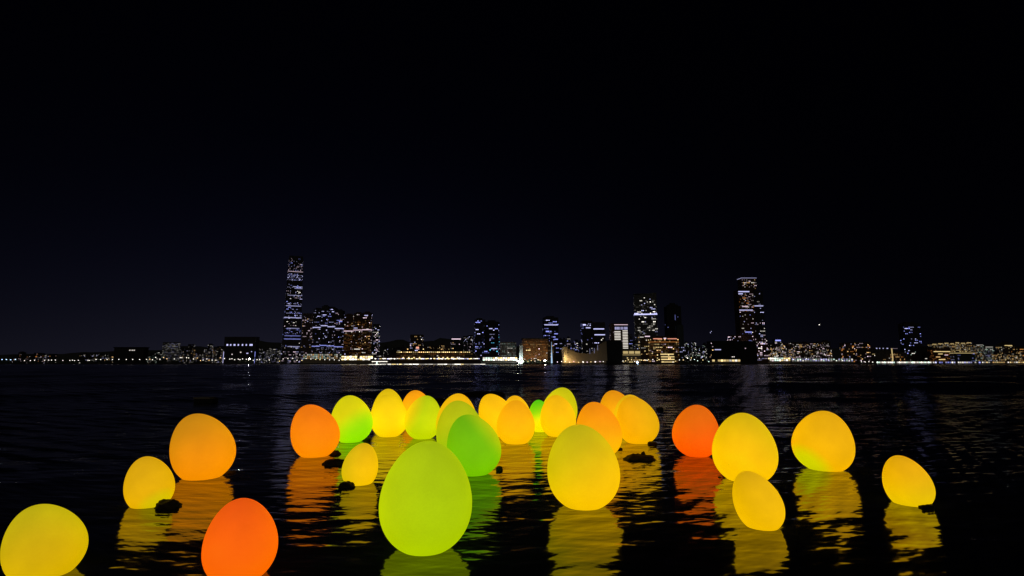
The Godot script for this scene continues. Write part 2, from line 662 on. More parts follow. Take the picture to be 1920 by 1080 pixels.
func sky_tower() -> void:
	var o := thing("skyscraper", "tallest tower of the skyline, tapered dark skyscraper with rows of blue lavender lights", "building", Vector3(-983, 3.6, -2385), deg_to_rad(24))
	var rng := RandomNumberGenerator.new()
	rng.seed = 77
	var a := 80.0
	var h := 470.0
	part("wall", box_mesh(Vector3(-a / 2, 0, -a / 2), Vector3(a / 2, h, a / 2), 0.74), wall_paint("dark"), o)
	var st := begin()
	for s in [-1, 1]:
		box(st, Vector3(-a * 0.36, h, s * a * 0.34 - 1.0), Vector3(a * 0.36, h + 9.0, s * a * 0.34 + 1.0))
		box(st, Vector3(s * a * 0.34 - 1.0, h, -a * 0.3), Vector3(s * a * 0.34 + 1.0, h + 9.0, a * 0.3))
	part("crown_screen", st.commit(), wall_paint("dark"), o)
	var f := faces_of(a, a, h, 0.74)
	var sets := {}
	# the broad right face: busy floors; the narrow left face: sparse
	for q in [[0.865, 0.995, 0.42, "PCPB", 0.5], [0.78, 0.845, 0.75, "CCBC", 0.75], [0.70, 0.745, 0.45, "CCB", 0.85], [0.60, 0.69, 0.26, "CPW", 0.8], [0.50, 0.58, 0.2, "CCB", 0.8], [0.415, 0.49, 0.5, "BCC", 0.75], [0.33, 0.40, 0.16, "CPW", 0.7], [0.205, 0.325, 0.62, "BBBC", 0.42], [0.12, 0.19, 0.4, "CWB", 0.7], [0.0, 0.11, 0.3, "WPC", 0.7]]:
		facade(sets, f[0], Vector3(0, 0, 0.35), [4.2, 3.8, q[2] * 0.72, q[3], q[4] * 0.9, q[0], q[1]], rng)
		facade(sets, f[2], Vector3(-0.35, 0, 0), [4.2, 4.6, q[2] * 0.4, q[3], q[4] * 0.7, q[0], q[1]], rng)
		facade(sets, f[1], Vector3(0.35, 0, 0), [4.2, 4.6, q[2] * 0.4, q[3], q[4] * 0.7, q[0], q[1]], rng)
	put_windows(o, sets)
	for b in [[0.866, 3.0, 0.0, 1.0, "P", 0.37], [0.72, 3.2, 0.4, 1.0, "C", 0.56], [0.705, 3.0, 0.5, 1.0, "C", 0.43], [0.637, 2.6, 0.1, 1.0, "C", 0.37], [0.536, 3.2, 0.05, 0.95, "C", 0.50], [0.425, 4.0, 0.0, 1.0, "C", 0.59], [0.325, 3.0, 0.2, 0.9, "C", 0.37], [0.255, 3.4, 0.1, 0.95, "B", 0.37], [0.225, 3.4, 0.1, 0.98, "B", 0.50], [0.155, 3.0, 0.3, 0.95, "C", 0.43]]:
		var s2 := begin()
		var share: float = b[1] / h / 2
		pane(s2, f[0], b[2], b[3], b[0] - share, b[0] + share, Vector3(0, 0, 0.6))
		if b[2] == 0.0:
			pane(s2, f[2], 0.1, 1.0, b[0] - share, b[0] + share, Vector3(-0.6, 0, 0))
		part("light_band", s2.commit(), glow(b[4], b[5]), o)


func crown_tower() -> void:
	var o := thing("skyscraper", "tall tower on the right with a bright rimmed crown and pinkish windows", "building", Vector3(742, 3.6, -1668))
	var rng := RandomNumberGenerator.new()
	rng.seed = 31
	part("wall", box_mesh(Vector3(-36, 0, -18), Vector3(10, 227, 18)), wall_paint("rust"), o)
	part("wall", box_mesh(Vector3(10, 0, -20), Vector3(42, 224, 14)), wall_paint("dark"), o)
	var crown := part("crown", box_mesh(Vector3(-22, 227, -15), Vector3(24, 264, 15)), wall_paint("rust"), o)
	var st := begin()
	box(st, Vector3(-23, 264, -16), Vector3(25, 265.8, 16))
	part("crown_rim", st.commit(), glow("C", 0.38), crown)
	var sets := {}
	var c := [Vector3(-22, 228, 15), Vector3(24, 228, 15), Vector3(24, 263, 15), Vector3(-22, 263, 15)]
	facade(sets, c, Vector3(0, 0, 0.35), [4.2, 3.6, 0.55, "PPWA", 0.36, 0.05, 0.95], rng)
	var l := [Vector3(-36, 0, 18), Vector3(10, 0, 18), Vector3(10, 227, 18), Vector3(-36, 227, 18)]
	var r := [Vector3(10, 0, 14), Vector3(42, 0, 14), Vector3(42, 224, 14), Vector3(10, 224, 14)]
	facade(sets, l, Vector3(0, 0, 0.35), [4.2, 3.7, 0.26, "PPWO", 0.3, 0.7, 0.95], rng)
	facade(sets, l, Vector3(0, 0, 0.35), [4.2, 3.7, 0.10, "PCBW", 0.6, 0.15, 0.7], rng)
	facade(sets, l, Vector3(0, 0, 0.35), [4.2, 3.7, 0.5, "PPC", 0.9, 0.0, 0.17], rng)
	facade(sets, r, Vector3(0, 0, 0.35), [4.2, 3.8, 0.15, "CCPW", 0.65, 0.17, 0.97], rng)
	facade(sets, r, Vector3(0, 0, 0.35), [4.2, 3.8, 0.5, "PPC", 0.9, 0.0, 0.17], rng)
	put_windows(o, sets)
	for b in [[l, 0.975, 0.0, 0.75, "C", 1.0], [l, 0.945, 0.0, 0.3, "C", 0.9], [l, 0.72, 0.0, 0.9, "C", 0.7], [l, 0.77, 0.2, 0.6, "P", 0.6], [r, 0.79, 0.1, 0.95, "C", 0.7], [l, 0.42, 0.3, 0.75, "B", 0.9]]:
		var s2 := begin()
		pane(s2, b[0], b[2], b[3], b[1] - 0.007, b[1] + 0.007, Vector3(0, 0, 0.6))
		part("light_band", s2.commit(), glow(b[4], b[5]), o)


func pier() -> void:
	var o := thing("pier_building", "long low pier building with a lit roof deck and a white light line", "building", Vector3(-211, 3.6, -1372))
	var rng := RandomNumberGenerator.new()
	rng.seed = 12
	var st := begin()
	# the body, its right end raked back
	var p := [Vector2(-136, 0), Vector2(136, 0), Vector2(113, 27), Vector2(-82, 29), Vector2(-100, 18), Vector2(-136, 16)]
	for k in p.size():
		var n := (k + 1) % p.size()
		var a := Vector3(p[k].x, p[k].y, 20)
		var b := Vector3(p[n].x, p[n].y, 20)
		var back := Vector3(0, 0, -40)
		quad(st, b, b + back, a + back, a)
	for k in [[0, 1, 2], [0, 2, 3], [0, 3, 4], [0, 4, 5]]:
		st.set_normal(Vector3(0, 0, 1))
		for i in [k[0], k[2], k[1]]:
			st.add_vertex(Vector3(p[i].x, p[i].y, 20))
	part("wall", st.commit(), wall_paint("brown"), o)
	part("roof", box_mesh(Vector3(-80, 29.4, -18), Vector3(108, 30.4, 21.5)), wall_paint("black"), o)
	part("roof_house", box_mesh(Vector3(-60, 30.4, -14), Vector3(24, 37, 8)), wall_paint("brown"), o)
	var sets := {}
	var deck := [Vector3(-80, 26, 20), Vector3(106, 26, 20), Vector3(106, 29.2, 20), Vector3(-80, 29.2, 20)]
	facade(sets, deck, Vector3(0, 0, 0.5), [3.0, 5.0, 1.6, "YYYA", 1.3, 0.05, 0.95], rng)
	var mid := [Vector3(-80, 12, 20), Vector3(112, 12, 20), Vector3(112, 25, 20), Vector3(-80, 25, 20)]
	facade(sets, mid, Vector3(0, 0, 0.4), [4.0, 5.0, 0.85, "OA", 0.05, 0.0, 1.0], rng)  # dense dim panes put in for the brown glow of the front
	facade(sets, mid, Vector3(0, 0, 0.5), [4.0, 5.0, 0.06, "YW", 0.9, 0.0, 1.0], rng)
	var house := [Vector3(-60, 30.5, 8), Vector3(24, 30.5, 8), Vector3(24, 37, 8), Vector3(-60, 37, 8)]
	facade(sets, house, Vector3(0, 0, 0.4), [3.2, 4.0, 0.45, "YACP", 0.9, 0.0, 1.0], rng)
	put_windows(o, sets)
	# the lit ground floor: lengths of strip light of uneven strength, with dark gaps
	var runs := {}
	for k in 66:
		if rng.randf() < 0.1:
			continue
		var key := "%s %.2f" % ["WWYC"[rng.randi() % 4], [0.7, 1.4, 2.6, 4.0][rng.randi() % 4]]
		if not runs.has(key):
			runs[key] = begin()
		var lift := 0.35 * rng.randf()
		pane(runs[key], [Vector3(-134, 10.1, 20), Vector3(130, 10.1, 20), Vector3(130, 12.3, 20), Vector3(-134, 12.3, 20)], (k + 0.04) / 66.0, (k + 0.9) / 66.0, lift, 0.65 + lift, Vector3(0, 0, 0.7))
	for key: String in runs:
		var st2: SurfaceTool = runs[key]
		part("strip_lights", st2.commit(), glow(key.get_slice(" ", 0), key.get_slice(" ", 1).to_float()), o, true)
	var edge_runs := {}
	var ex := -128.0
	while ex < 140.0:
		var wide := 4.0 + 12.0 * rng.randf()
		var key2 := "%s %.2f" % ["WWY"[rng.randi() % 3], [0.5, 1.2, 2.2, 4.0][rng.randi() % 4]]
		if not edge_runs.has(key2):
			edge_runs[key2] = begin()
		box(edge_runs[key2], Vector3(ex, -2.9, 37.2), Vector3(ex + wide, -2.0, 37.8))
		ex += wide + 0.4 + 1.5 * rng.randf()
	for key2: String in edge_runs:
		var st3: SurfaceTool = edge_runs[key2]
		part("quay_edge_lights", st3.commit(), glow(key2.get_slice(" ", 0), key2.get_slice(" ", 1).to_float()), o, true)
	for x in [-62.0, -48.0, -35.0, -21.0, 27.0, 38.0, 49.0, 60.0]:
		var s4 := begin()
		rod(s4, Vector3(x, 12.6, 21.5), Vector3(x, 15.5, 21.5), 2.6, 0.6, 8)
		part("terrace_lamp", s4.commit(), glow("Y", 1.5), o)
	# a lit landing stage at the left end, on the water
	var s := thing("landing_stage", "small white lit landing stage at the left end of the pier", "pier", Vector3(-322, 0, -1318))
	part("deck", box_mesh(Vector3(-26, -0.6, -6), Vector3(26, 1.0, 6)), wall_paint("grey"), s)
	part("roof", box_mesh(Vector3(-24, 8.4, -5), Vector3(20, 9.2, 5)), wall_paint("grey"), s)
	for x in [-20.0, -2.0, 16.0]:
		part("post", box_mesh(Vector3(x - 0.8, 1.0, -4), Vector3(x + 0.8, 8.4, 4)), wall_paint("cream"), s)
	part("light_line", box_mesh(Vector3(-20, 7.0, 4.4), Vector3(18, 8.3, 4.9)), glow("W", 2.0), s)
	part("light_line", box_mesh(Vector3(-26, -0.2, 6.1), Vector3(4, 0.9, 6.6)), glow("W", 1.6), s)
	part("light_line", box_mesh(Vector3(-9, 0.9, 4.4), Vector3(-6, 7.0, 4.9)), glow("G", 1.6), s)
	var bg := thing("barge", "black low barge lying before the cream lit building", "boat", Vector3(262, 0, -1300))
	part("hull", box_mesh(Vector3(-38, -1.5, -8), Vector3(38, 3.2, 8)), wall_paint("black"), bg)
	part("deckhouse", box_mesh(Vector3(-34, 3.2, -5), Vector3(-18, 9.5, 5)), wall_paint("black"), bg)
	part("bow", box_mesh(Vector3(30, 3.2, -6), Vector3(38, 5.0, 6)), wall_paint("black"), bg)


func clock_tower() -> void:
	var o := thing("clock_tower", "slim clock tower floodlit in white and pale cyan", "tower", Vector3(24.5, 3.6, -1450))
	var stone := paint("pale stone", Color(0.62, 0.64, 0.6), 0.8)
	part("plinth", box_mesh(Vector3(-7, 0, -7), Vector3(7, 9, 7), 0.9), stone, o)
	part("shaft", box_mesh(Vector3(-5, 9, -5), Vector3(5, 40, 5), 0.88), stone, o)
	var bel := part("belfry", box_mesh(Vector3(-5, 40, -5), Vector3(5, 49, 5), 0.85), stone, o)
	var st := begin()
	rod(st, Vector3(0, 45, 4.6), Vector3(0, 45, 5.2), 1.9, 1.9, 16)
	part("clock_face", st.commit(), paint("clock face", Color(0.75, 0.75, 0.7), 0.5), bel)
	var s2 := begin()
	ball(s2, Vector3(0, 49, 0), Vector3(3.6, 5.5, 3.6), 12, 8)
	rod(s2, Vector3(0, 54, 0), Vector3(0, 59, 0), 0.4, 0.1)
	part("dome", s2.commit(), stone, o)
	flood("white flood light at the foot of the clock tower", Vector3(24.5, 7.0, -1436), "G", 420.0)
	flood("pale cyan flood light left of the clock tower foot", Vector3(14.0, 12.0, -1439), "L", 300.0)
	var near_hotel := [["left amber flood light on the forecourt of the amber brown hotel", 50.0], ["right amber flood light on the forecourt of the amber brown hotel", 82.0]]
	for q in near_hotel:
		flood(q[0], Vector3(q[1], 14.0, -1490), "A", 400.0)


func lit_mast(x: float, z: float, y: float) -> void:
	var o := thing("light_mast", "slender white glowing needle mast beside the amber brown hotel", "mast", Vector3(x, 3.6, z))
	var st := begin()
	rod(st, Vector3(0, 0, 0), Vector3(0, (y - 3.6) * 0.5, 0), 2.3, 1.2, 8)
	part("mast", st.commit(), glow("L", 0.9), o)
	var s2 := begin()
	rod(s2, Vector3(0, (y - 3.6) * 0.5, 0), Vector3(0, y - 3.6, 0), 1.2, 0.4, 8)
	part("tip", s2.commit(), glow("L", 0.55), o)


func lit_crane(x: float, z: float, y: float) -> void:
	var o := thing("crane", "thin crane mast lit white on the right shore", "crane", Vector3(x, 3.6, z))
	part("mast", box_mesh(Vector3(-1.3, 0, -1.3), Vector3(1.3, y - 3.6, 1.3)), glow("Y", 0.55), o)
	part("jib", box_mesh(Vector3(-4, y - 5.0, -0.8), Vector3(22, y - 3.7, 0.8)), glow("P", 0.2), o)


func culture_hall() -> void:
	var o := thing("culture_hall", "windowless hall with a concave sweeping roof, its left end floodlit warm yellow", "building", Vector3(0, 3.6, -1430))
	var tile := paint("beige tile", Color(0.5, 0.42, 0.3), 0.75)
	var ridge := [Vector2(147, 40), Vector2(158, 34.5), Vector2(170, 29.5), Vector2(184, 26), Vector2(199, 25), Vector2(212, 28), Vector2(225, 38), Vector2(238, 50), Vector2(252, 58)]
	var st := begin()
	for k in ridge.size() - 1:
		var a: Vector2 = ridge[k]
		var b: Vector2 = ridge[k + 1]
		quad(st, Vector3(a.x, a.y, 0), Vector3(b.x, b.y, 0), Vector3(b.x, 0, 8), Vector3(a.x, 0, 8))
		quad(st, Vector3(b.x, b.y, -40), Vector3(a.x, a.y, -40), Vector3(a.x, 0, -40), Vector3(b.x, 0, -40))
	quad(st, Vector3(252, 58, 0), Vector3(252, 58, -40), Vector3(252, 0, -40), Vector3(252, 0, 8))
	part("wall", st.commit(), tile, o)
	var rt := begin()
	for k in ridge.size() - 1:
		var a: Vector2 = ridge[k]
		var b: Vector2 = ridge[k + 1]
		quad(rt, Vector3(a.x, a.y + 0.02, -40), Vector3(b.x, b.y + 0.02, -40), Vector3(b.x, b.y + 0.02, 0.3), Vector3(a.x, a.y + 0.02, 0.3))
	part("roof", rt.commit(), tile, o)
	part("end_slab", box_mesh(Vector3(136.5, 0, -42), Vector3(147, 43, 6)), tile, o)
	for k in 3:
		var x: float = [207.0, 219.0, 228.0][k]
		var hh: float = [37.0, 38.0, 46.0][k]
		part("light_fin", box_mesh(Vector3(x - 0.5, hh - 12.0, 0.6 + k * 0.01), Vector3(x + 0.5, hh + 2.0, 1.6)), glow("C", 0.3), o)
	flood("warm flood light at the left end slab of the curved roof hall", Vector3(138.0, 16.0, -1413), "Y", 330.0)
	flood("second warm flood light along the wall of the curved roof hall", Vector3(156.0, 10.0, -1408), "A", 170.0)
	# two lights on a thin mast, and an aircraft
	var ms := thing("transmitter_mast", "thin dark mast carrying two small white lights above the right shore", "mast", Vector3(1000, 3.6, -2690))
	var s2 := begin()
	rod(s2, Vector3.ZERO, Vector3(0, 160, 0), 1.6, 0.8)
	part("pole", s2.commit(), paint("pole", Color(0.1, 0.1, 0.1), 0.6), ms)
	for q in [[-2.0, 152.5], [3.0, 159.0]]:
		var s3 := begin()
		ball(s3, Vector3(q[0], q[1], 2.0), Vector3(2.3, 1.6, 2.0), 8, 5)
		part("lamp", s3.commit(), glow("C", 0.9), ms)
	var pl := thing("airplane", "aircraft with a white landing light in the night sky on the right", "airplane", Vector3(1728, 218.5, -3000), -0.5)
	var s4 := begin()
	rod(s4, Vector3(0, 0, -18), Vector3(0, 0, 16), 1.2, 1.9, 10)
	part("fuselage", s4.commit(), paint("aircraft", Color(0.5, 0.5, 0.5), 0.4), pl)
	for s in [-1, 1]:
		part("wing", box_mesh(Vector3(minf(0, s * 17.0), -0.9, -2), Vector3(maxf(0, s * 17.0), -0.5, 3)), paint("aircraft", Color(0.5, 0.5, 0.5), 0.4), pl)
	part("tail_fin", box_mesh(Vector3(-0.3, 1.0, -18), Vector3(0.3, 6.5, -13)), paint("aircraft", Color(0.5, 0.5, 0.5), 0.4), pl)
	var s5 := begin()
	ball(s5, Vector3(0, -0.6, 17), Vector3(2.6, 2.0, 1.6), 8, 5)
	part("landing_light", s5.commit(), glow("W", 2.2), pl)


func build_city() -> void:
	# far left: the low shore with its lamps
	tower("apartment_tower", "first low lit block from left in the purple port beyond the left shore", "building", "lit blocks of the far left port", -3399.3, -3693.0, 3.6, 32.1, 32.1, 53.7, 14, 1.00, "dark", "plant", [[3.5, 3.9, 0.1116025594165573, "PPCWO", 0.6, 0.02, 0.97]], [])
	tower("apartment_tower", "second low lit block from left in the purple port beyond the left shore", "building", "lit blocks of the far left port", -3280.2, -3599.7, 3.6, 27.8, 27.8, 73.8, -13, 1.00, "dark", "plant", [[3.5, 3.9, 0.10088473452022732, "PPCWO", 0.6, 0.02, 0.97]], [])
	tower("apartment_tower", "third low lit block from left in the purple port beyond the left shore", "building", "lit blocks of the far left port", -3337.5, -3702.9, 3.6, 30.3, 30.3, 48.9, 4, 1.00, "dark", "plant", [[3.5, 3.9, 0.13272163333183676, "PPCWO", 0.6, 0.02, 0.97]], [])
	tower("apartment_tower", "fourth low lit block from left in the purple port beyond the left shore", "building", "lit blocks of the far left port", -3233.9, -3628.0, 3.6, 30.9, 30.9, 59.8, 0, 1.00, "dark", "flat", [[3.5, 3.9, 0.13290107037753826, "PPCWO", 0.6, 0.02, 0.97]], [])
	tower("apartment_tower", "fifth low lit block from left in the purple port beyond the left shore", "building", "lit blocks of the far left port", -3265.2, -3703.4, 3.6, 31.8, 31.8, 70.6, 8, 1.00, "dark", "flat", [[3.5, 3.9, 0.08408637721825166, "PPCWO", 0.6, 0.02, 0.97]], [])
	tower("apartment_tower", "sixth low lit block from left in the purple port beyond the left shore", "building", "lit blocks of the far left port", -3159.6, -3619.4, 3.6, 30.1, 30.1, 63.1, 6, 1.00, "dark", "plant", [[3.5, 3.9, 0.10678455029312328, "PPCWO", 0.6, 0.02, 0.97]], [])
	tower("apartment_tower", "seventh low lit block from left in the purple port beyond the left shore", "building", "lit blocks of the far left port", -3148.1, -3649.2, 3.6, 30.7, 30.7, 56.1, -13, 1.00, "dark", "flat", [[3.5, 3.9, 0.14159132587595663, "PPCWO", 0.6, 0.02, 0.97]], [])
	tower("apartment_tower", "eighth low lit block from left in the purple port beyond the left shore", "building", "lit blocks of the far left port", -3094.3, -3623.8, 3.6, 30.9, 30.9, 61.2, -5, 1.00, "dark", "flat", [[3.5, 3.9, 0.09017945695825176, "PPCWO", 0.6, 0.02, 0.97]], [])
	tower("apartment_tower", "first low lit block from left behind the shore left of the dark hall", "building", "low lit blocks behind the left shore", -2715.2, -3408.2, 3.6, 28.2, 28.2, 61.6, -7, 1.00, "dark", "flat", [[3.5, 3.9, 0.08440811969816656, "WAWC", 0.6, 0.02, 0.97]], [])
	tower("apartment_tower", "second low lit block from left behind the shore left of the dark hall", "building", "low lit blocks behind the left shore", -2654.7, -3377.4, 3.6, 30.6, 30.6, 55.9, 2, 1.00, "dark", "plant", [[3.5, 3.9, 0.10845640848887866, "WAWC", 0.6, 0.02, 0.97]], [])
	tower("apartment_tower", "third low lit block from left behind the shore left of the dark hall", "building", "low lit blocks behind the left shore", -2618.2, -3370.5, 3.6, 28.6, 28.6, 55.5, -13, 1.00, "dark", "flat", [[3.5, 3.9, 0.0934275348278633, "WAWC", 0.6, 0.02, 0.97]], [])
	tower("apartment_tower", "fourth low lit block from left behind the shore left of the dark hall", "building", "low lit blocks behind the left shore", -2591.9, -3379.2, 3.6, 27.1, 27.1, 60.8, -9, 1.00, "dark", "flat", [[3.5, 3.9, 0.12950060301941177, "WAWC", 0.6, 0.02, 0.97]], [])
	tower("apartment_tower", "fifth low lit block from left behind the shore left of the dark hall", "building", "low lit blocks behind the left shore", -2507.1, -3311.6, 3.6, 26.6, 26.6, 52.6, 13, 1.00, "dark", "plant", [[3.5, 3.9, 0.10319500238761246, "WAWC", 0.6, 0.02, 0.97]], [])
	tower("apartment_tower", "sixth low lit block from left behind the shore left of the dark hall", "building", "low lit blocks behind the left shore", -2488.1, -3333.7, 3.6, 31.3, 31.3, 50.5, -3, 1.00, "dark", "flat", [[3.5, 3.9, 0.09521107208158783, "WAWC", 0.6, 0.02, 0.97]], [])
	tower("hall", "wide dark flat roofed hall on the far left shore with two small lights", "building", "", -1676.6, -2365.0, 3.6, 130.4, 30.0, 67.5, 0, 1.00, "dark", "eaves", [[9, 9, 0.02, "W", 1.0, 0.3, 0.9]], [])
	tower("apartment_tower", "pale grey apartment slab with a dim window grid right of the dark hall", "building", "", -1912.9, -3012.0, 3.6, 80.3, 24.0, 116.1, 8, 1.00, "grey", "flat", [[4.4, 5, 0.45, "WCW", 0.12, 0.1, 0.97]], [])
	tower("apartment_tower", "first tower from left in the dim cluster right of the dark hall", "building", "dim towers right of the dark hall", -2028.7, -3000.2, 3.6, 18.7, 18.7, 40.9, 2, 1.00, "dark", "plant", [[3.5, 3.9, 0.26266926638075616, "WGW", 0.4, 0.02, 0.97]], [])
	tower("apartment_tower", "second tower from left in the dim cluster right of the dark hall", "building", "dim towers right of the dark hall", -1937.2, -2897.4, 3.6, 17.1, 17.1, 54.5, -9, 1.00, "dark", "flat", [[3.5, 3.9, 0.17245218740763854, "WGW", 0.4, 0.02, 0.97]], [])
	tower("apartment_tower", "third tower from left in the dim cluster right of the dark hall", "building", "dim towers right of the dark hall", -1948.4, -2949.1, 3.6, 20.1, 20.1, 59.7, 14, 1.00, "dark", "plant", [[3.5, 3.9, 0.19078791411252918, "WGW", 0.4, 0.02, 0.97]], [])
	tower("apartment_tower", "fourth tower from left in the dim cluster right of the dark hall", "building", "dim towers right of the dark hall", -1888.9, -2890.3, 3.6, 20.0, 20.0, 64.2, 11, 1.00, "dark", "flat", [[3.5, 3.9, 0.27651097157392374, "WGW", 0.4, 0.02, 0.97]], [])
	tower("apartment_tower", "first tower from left between dark hall and black bright edged block", "building", "dim towers left of the black block", -1875.0, -3045.8, 3.6, 22.4, 22.4, 83.9, -8, 1.00, "dark", "plant", [[3.5, 3.9, 0.23523854333103872, "WWCA", 0.42, 0.02, 0.97]], [])
	tower("apartment_tower", "second tower from left between dark hall and black bright edged block", "building", "dim towers left of the black block", -1868.2, -3080.4, 3.6, 23.7, 23.7, 79.0, -5, 1.00, "dark", "plant", [[3.5, 3.9, 0.22367761788305615, "WWCA", 0.42, 0.02, 0.97]], [])
	tower("apartment_tower", "third tower from left between dark hall and black bright edged block", "building", "dim towers left of the black block", -1797.8, -3010.7, 3.6, 25.7, 25.7, 105.1, -7, 1.00, "dark", "flat", [[3.5, 3.9, 0.1660653682699736, "WWCA", 0.42, 0.02, 0.97]], [])
	tower("apartment_tower", "fourth tower from left between dark hall and black bright edged block", "building", "dim towers left of the black block", -1785.1, -3034.3, 3.6, 24.7, 24.7, 63.0, -13, 1.00, "dark", "flat", [[3.5, 3.9, 0.2216410139655357, "WWCA", 0.42, 0.02, 0.97]], [])
	tower("apartment_tower", "fifth tower from left between dark hall and black bright edged block", "building", "dim towers left of the black block", -1759.0, -3037.0, 3.6, 23.9, 23.9, 60.3, -14, 1.00, "dark", "flat", [[3.5, 3.9, 0.1676778684486606, "WWCA", 0.42, 0.02, 0.97]], [])
	tower("apartment_tower", "sixth tower from left between dark hall and black bright edged block", "building", "dim towers left of the black block", -1755.9, -3079.5, 3.6, 24.9, 24.9, 83.6, 9, 1.00, "dark", "plant", [[3.5, 3.9, 0.1993162279086144, "WWCA", 0.42, 0.02, 0.97]], [])
	tower("apartment_tower", "seventh tower from left between dark hall and black bright edged block", "building", "dim towers left of the black block", -1716.0, -3055.2, 3.6, 23.2, 23.2, 106.6, 10, 1.00, "dark", "plant", [[3.5, 3.9, 0.20682605728380032, "WWCA", 0.42, 0.02, 0.97]], [])
	tower("apartment_tower", "eighth tower from left between dark hall and black bright edged block", "building", "dim towers left of the black block", -1701.2, -3079.6, 3.6, 24.1, 24.1, 78.8, -14, 1.00, "dark", "flat", [[3.5, 3.9, 0.199014065553016, "WWCA", 0.42, 0.02, 0.97]], [])
	tower("apartment_tower", "ninth tower from left between dark hall and black bright edged block", "building", "dim towers left of the black block", -1661.1, -3058.6, 3.6, 24.7, 24.7, 96.1, -13, 1.00, "dark", "flat", [[3.5, 3.9, 0.22957513751954686, "WWCA", 0.42, 0.02, 0.97]], [])
	tower("museum", "black slab block with bright vertical edges and a row of lit marks near its top", "building", "", -1166.9, -2315.0, 3.6, 136.7, 30.0, 111.7, 0, 1.00, "dark", "flat", [[7, 7, 0.03, "C", 1.0, 0.35, 0.6]], [[0.7, 7.0, 0.08, 0.13, "C", 1.3], [0.7, 7.0, 0.19, 0.23, "C", 1.0], [0.7, 7.0, 0.3, 0.36, "C", 1.2], [0.7, 7.0, 0.43, 0.47, "C", 1.0], [0.7, 7.0, 0.56, 0.6, "C", 1.1], [0.7, 7.0, 0.68, 0.72, "C", 0.9], [0.7, 7.0, 0.8, 0.9, "C", 1.3], [0.15, 66.0, 0.0, 0.015, "C", 0.9], [0.15, 66.0, 0.985, 1.0, "B", 0.9], [0.42, 4.0, 0.52, 0.56, "W", 0.9], [0.34, 4.0, 0.26, 0.29, "W", 0.8], [0.38, 4.0, 0.72, 0.78, "C", 0.9]])
	tower("apartment_tower", "first tower from left behind the dark trees left of the tallest tower", "building", "pale blocks behind the dark trees", -1242.0, -2643.1, 3.6, 19.7, 19.7, 73.3, 14, 1.00, "dark", "plant", [[3.5, 3.9, 0.29820256324418387, "WCW", 0.4, 0.02, 0.97]], [])
	tower("apartment_tower", "second tower from left behind the dark trees left of the tallest tower", "building", "pale blocks behind the dark trees", -1205.7, -2608.6, 3.6, 17.9, 17.9, 57.8, -11, 1.00, "dark", "flat", [[3.5, 3.9, 0.34250661372851676, "WCW", 0.4, 0.02, 0.97]], [])
	tower("apartment_tower", "third tower from left behind the dark trees left of the tallest tower", "building", "pale blocks behind the dark trees", -1206.9, -2655.3, 3.6, 18.7, 18.7, 68.2, -13, 1.00, "dark", "flat", [[3.5, 3.9, 0.417063653423707, "WCW", 0.4, 0.02, 0.97]], [])
	tower("apartment_tower", "fourth tower from left behind the dark trees left of the tallest tower", "building", "pale blocks behind the dark trees", -1196.4, -2677.7, 3.6, 19.6, 19.6, 76.7, -10, 1.00, "dark", "flat", [[3.5, 3.9, 0.3173803504916965, "WCW", 0.4, 0.02, 0.97]], [])
	tower("apartment_tower", "fifth tower from left behind the dark trees left of the tallest tower", "building", "pale blocks behind the dark trees", -1146.4, -2611.1, 3.6, 20.0, 20.0, 70.6, -5, 1.00, "dark", "plant", [[3.5, 3.9, 0.34809216746719807, "WCW", 0.4, 0.02, 0.97]], [])
	tower("apartment_tower", "sixth tower from left behind the dark trees left of the tallest tower", "building", "pale blocks behind the dark trees", -1167.1, -2706.8, 3.6, 18.1, 18.1, 66.9, -6, 1.00, "dark", "plant", [[3.5, 3.9, 0.5262285412829517, "WCW", 0.4, 0.02, 0.97]], [])
	# the tallest tower and the blocks beside it
	sky_tower()
	tower("apartment_tower", "tall dark apartment slab with blue white windows touching the tallest tower", "building", "", -882.0, -2315.0, 3.6, 45.6, 30.0, 212.9, 0, 1.00, "brown", "flat", [[5, 5, 0.2, "PCPA", 0.4, 0.05, 0.95]], [])
	tower("apartment_tower", "first of the four dark towers joined by two level lines of blue light", "building", "towers joined by lines of blue light", -827.5, -2275.0, 3.6, 31.8, 30.0, 229.7, 0, 1.00, "dark", "plant", [[5.0, 5.2, 0.15, "CCBCP", 0.75, 0.05, 0.98], [5, 3.0, 0.12, "CWC", 0.3, 0.0, 0.33]], [[0.655, 3.6, 0.0, 1.0, "C", 0.85], [0.31, 3.0, 0.0, 1.0, "B", 0.8]])
	tower("apartment_tower", "second of the four dark towers joined by two level lines of blue light", "building", "towers joined by lines of blue light", -796.1, -2275.0, 3.6, 27.3, 30.0, 241.1, 0, 1.00, "dark", "plant", [[5.0, 5.2, 0.15, "CCBCP", 0.75, 0.05, 0.98], [5, 3.0, 0.12, "CWC", 0.3, 0.0, 0.33]], [[0.655, 3.6, 0.0, 1.0, "C", 0.85], [0.31, 3.0, 0.0, 1.0, "B", 0.8]])
	tower("apartment_tower", "third of the four dark towers joined by two level lines of blue light", "building", "towers joined by lines of blue light", -765.9, -2275.0, 3.6, 29.6, 30.0, 234.2, 0, 1.00, "dark", "plant", [[5.0, 5.2, 0.15, "CCBCP", 0.75, 0.05, 0.98], [5, 3.0, 0.12, "CWC", 0.3, 0.0, 0.33]], [[0.655, 3.6, 0.0, 1.0, "C", 0.85], [0.31, 3.0, 0.0, 1.0, "B", 0.8]])
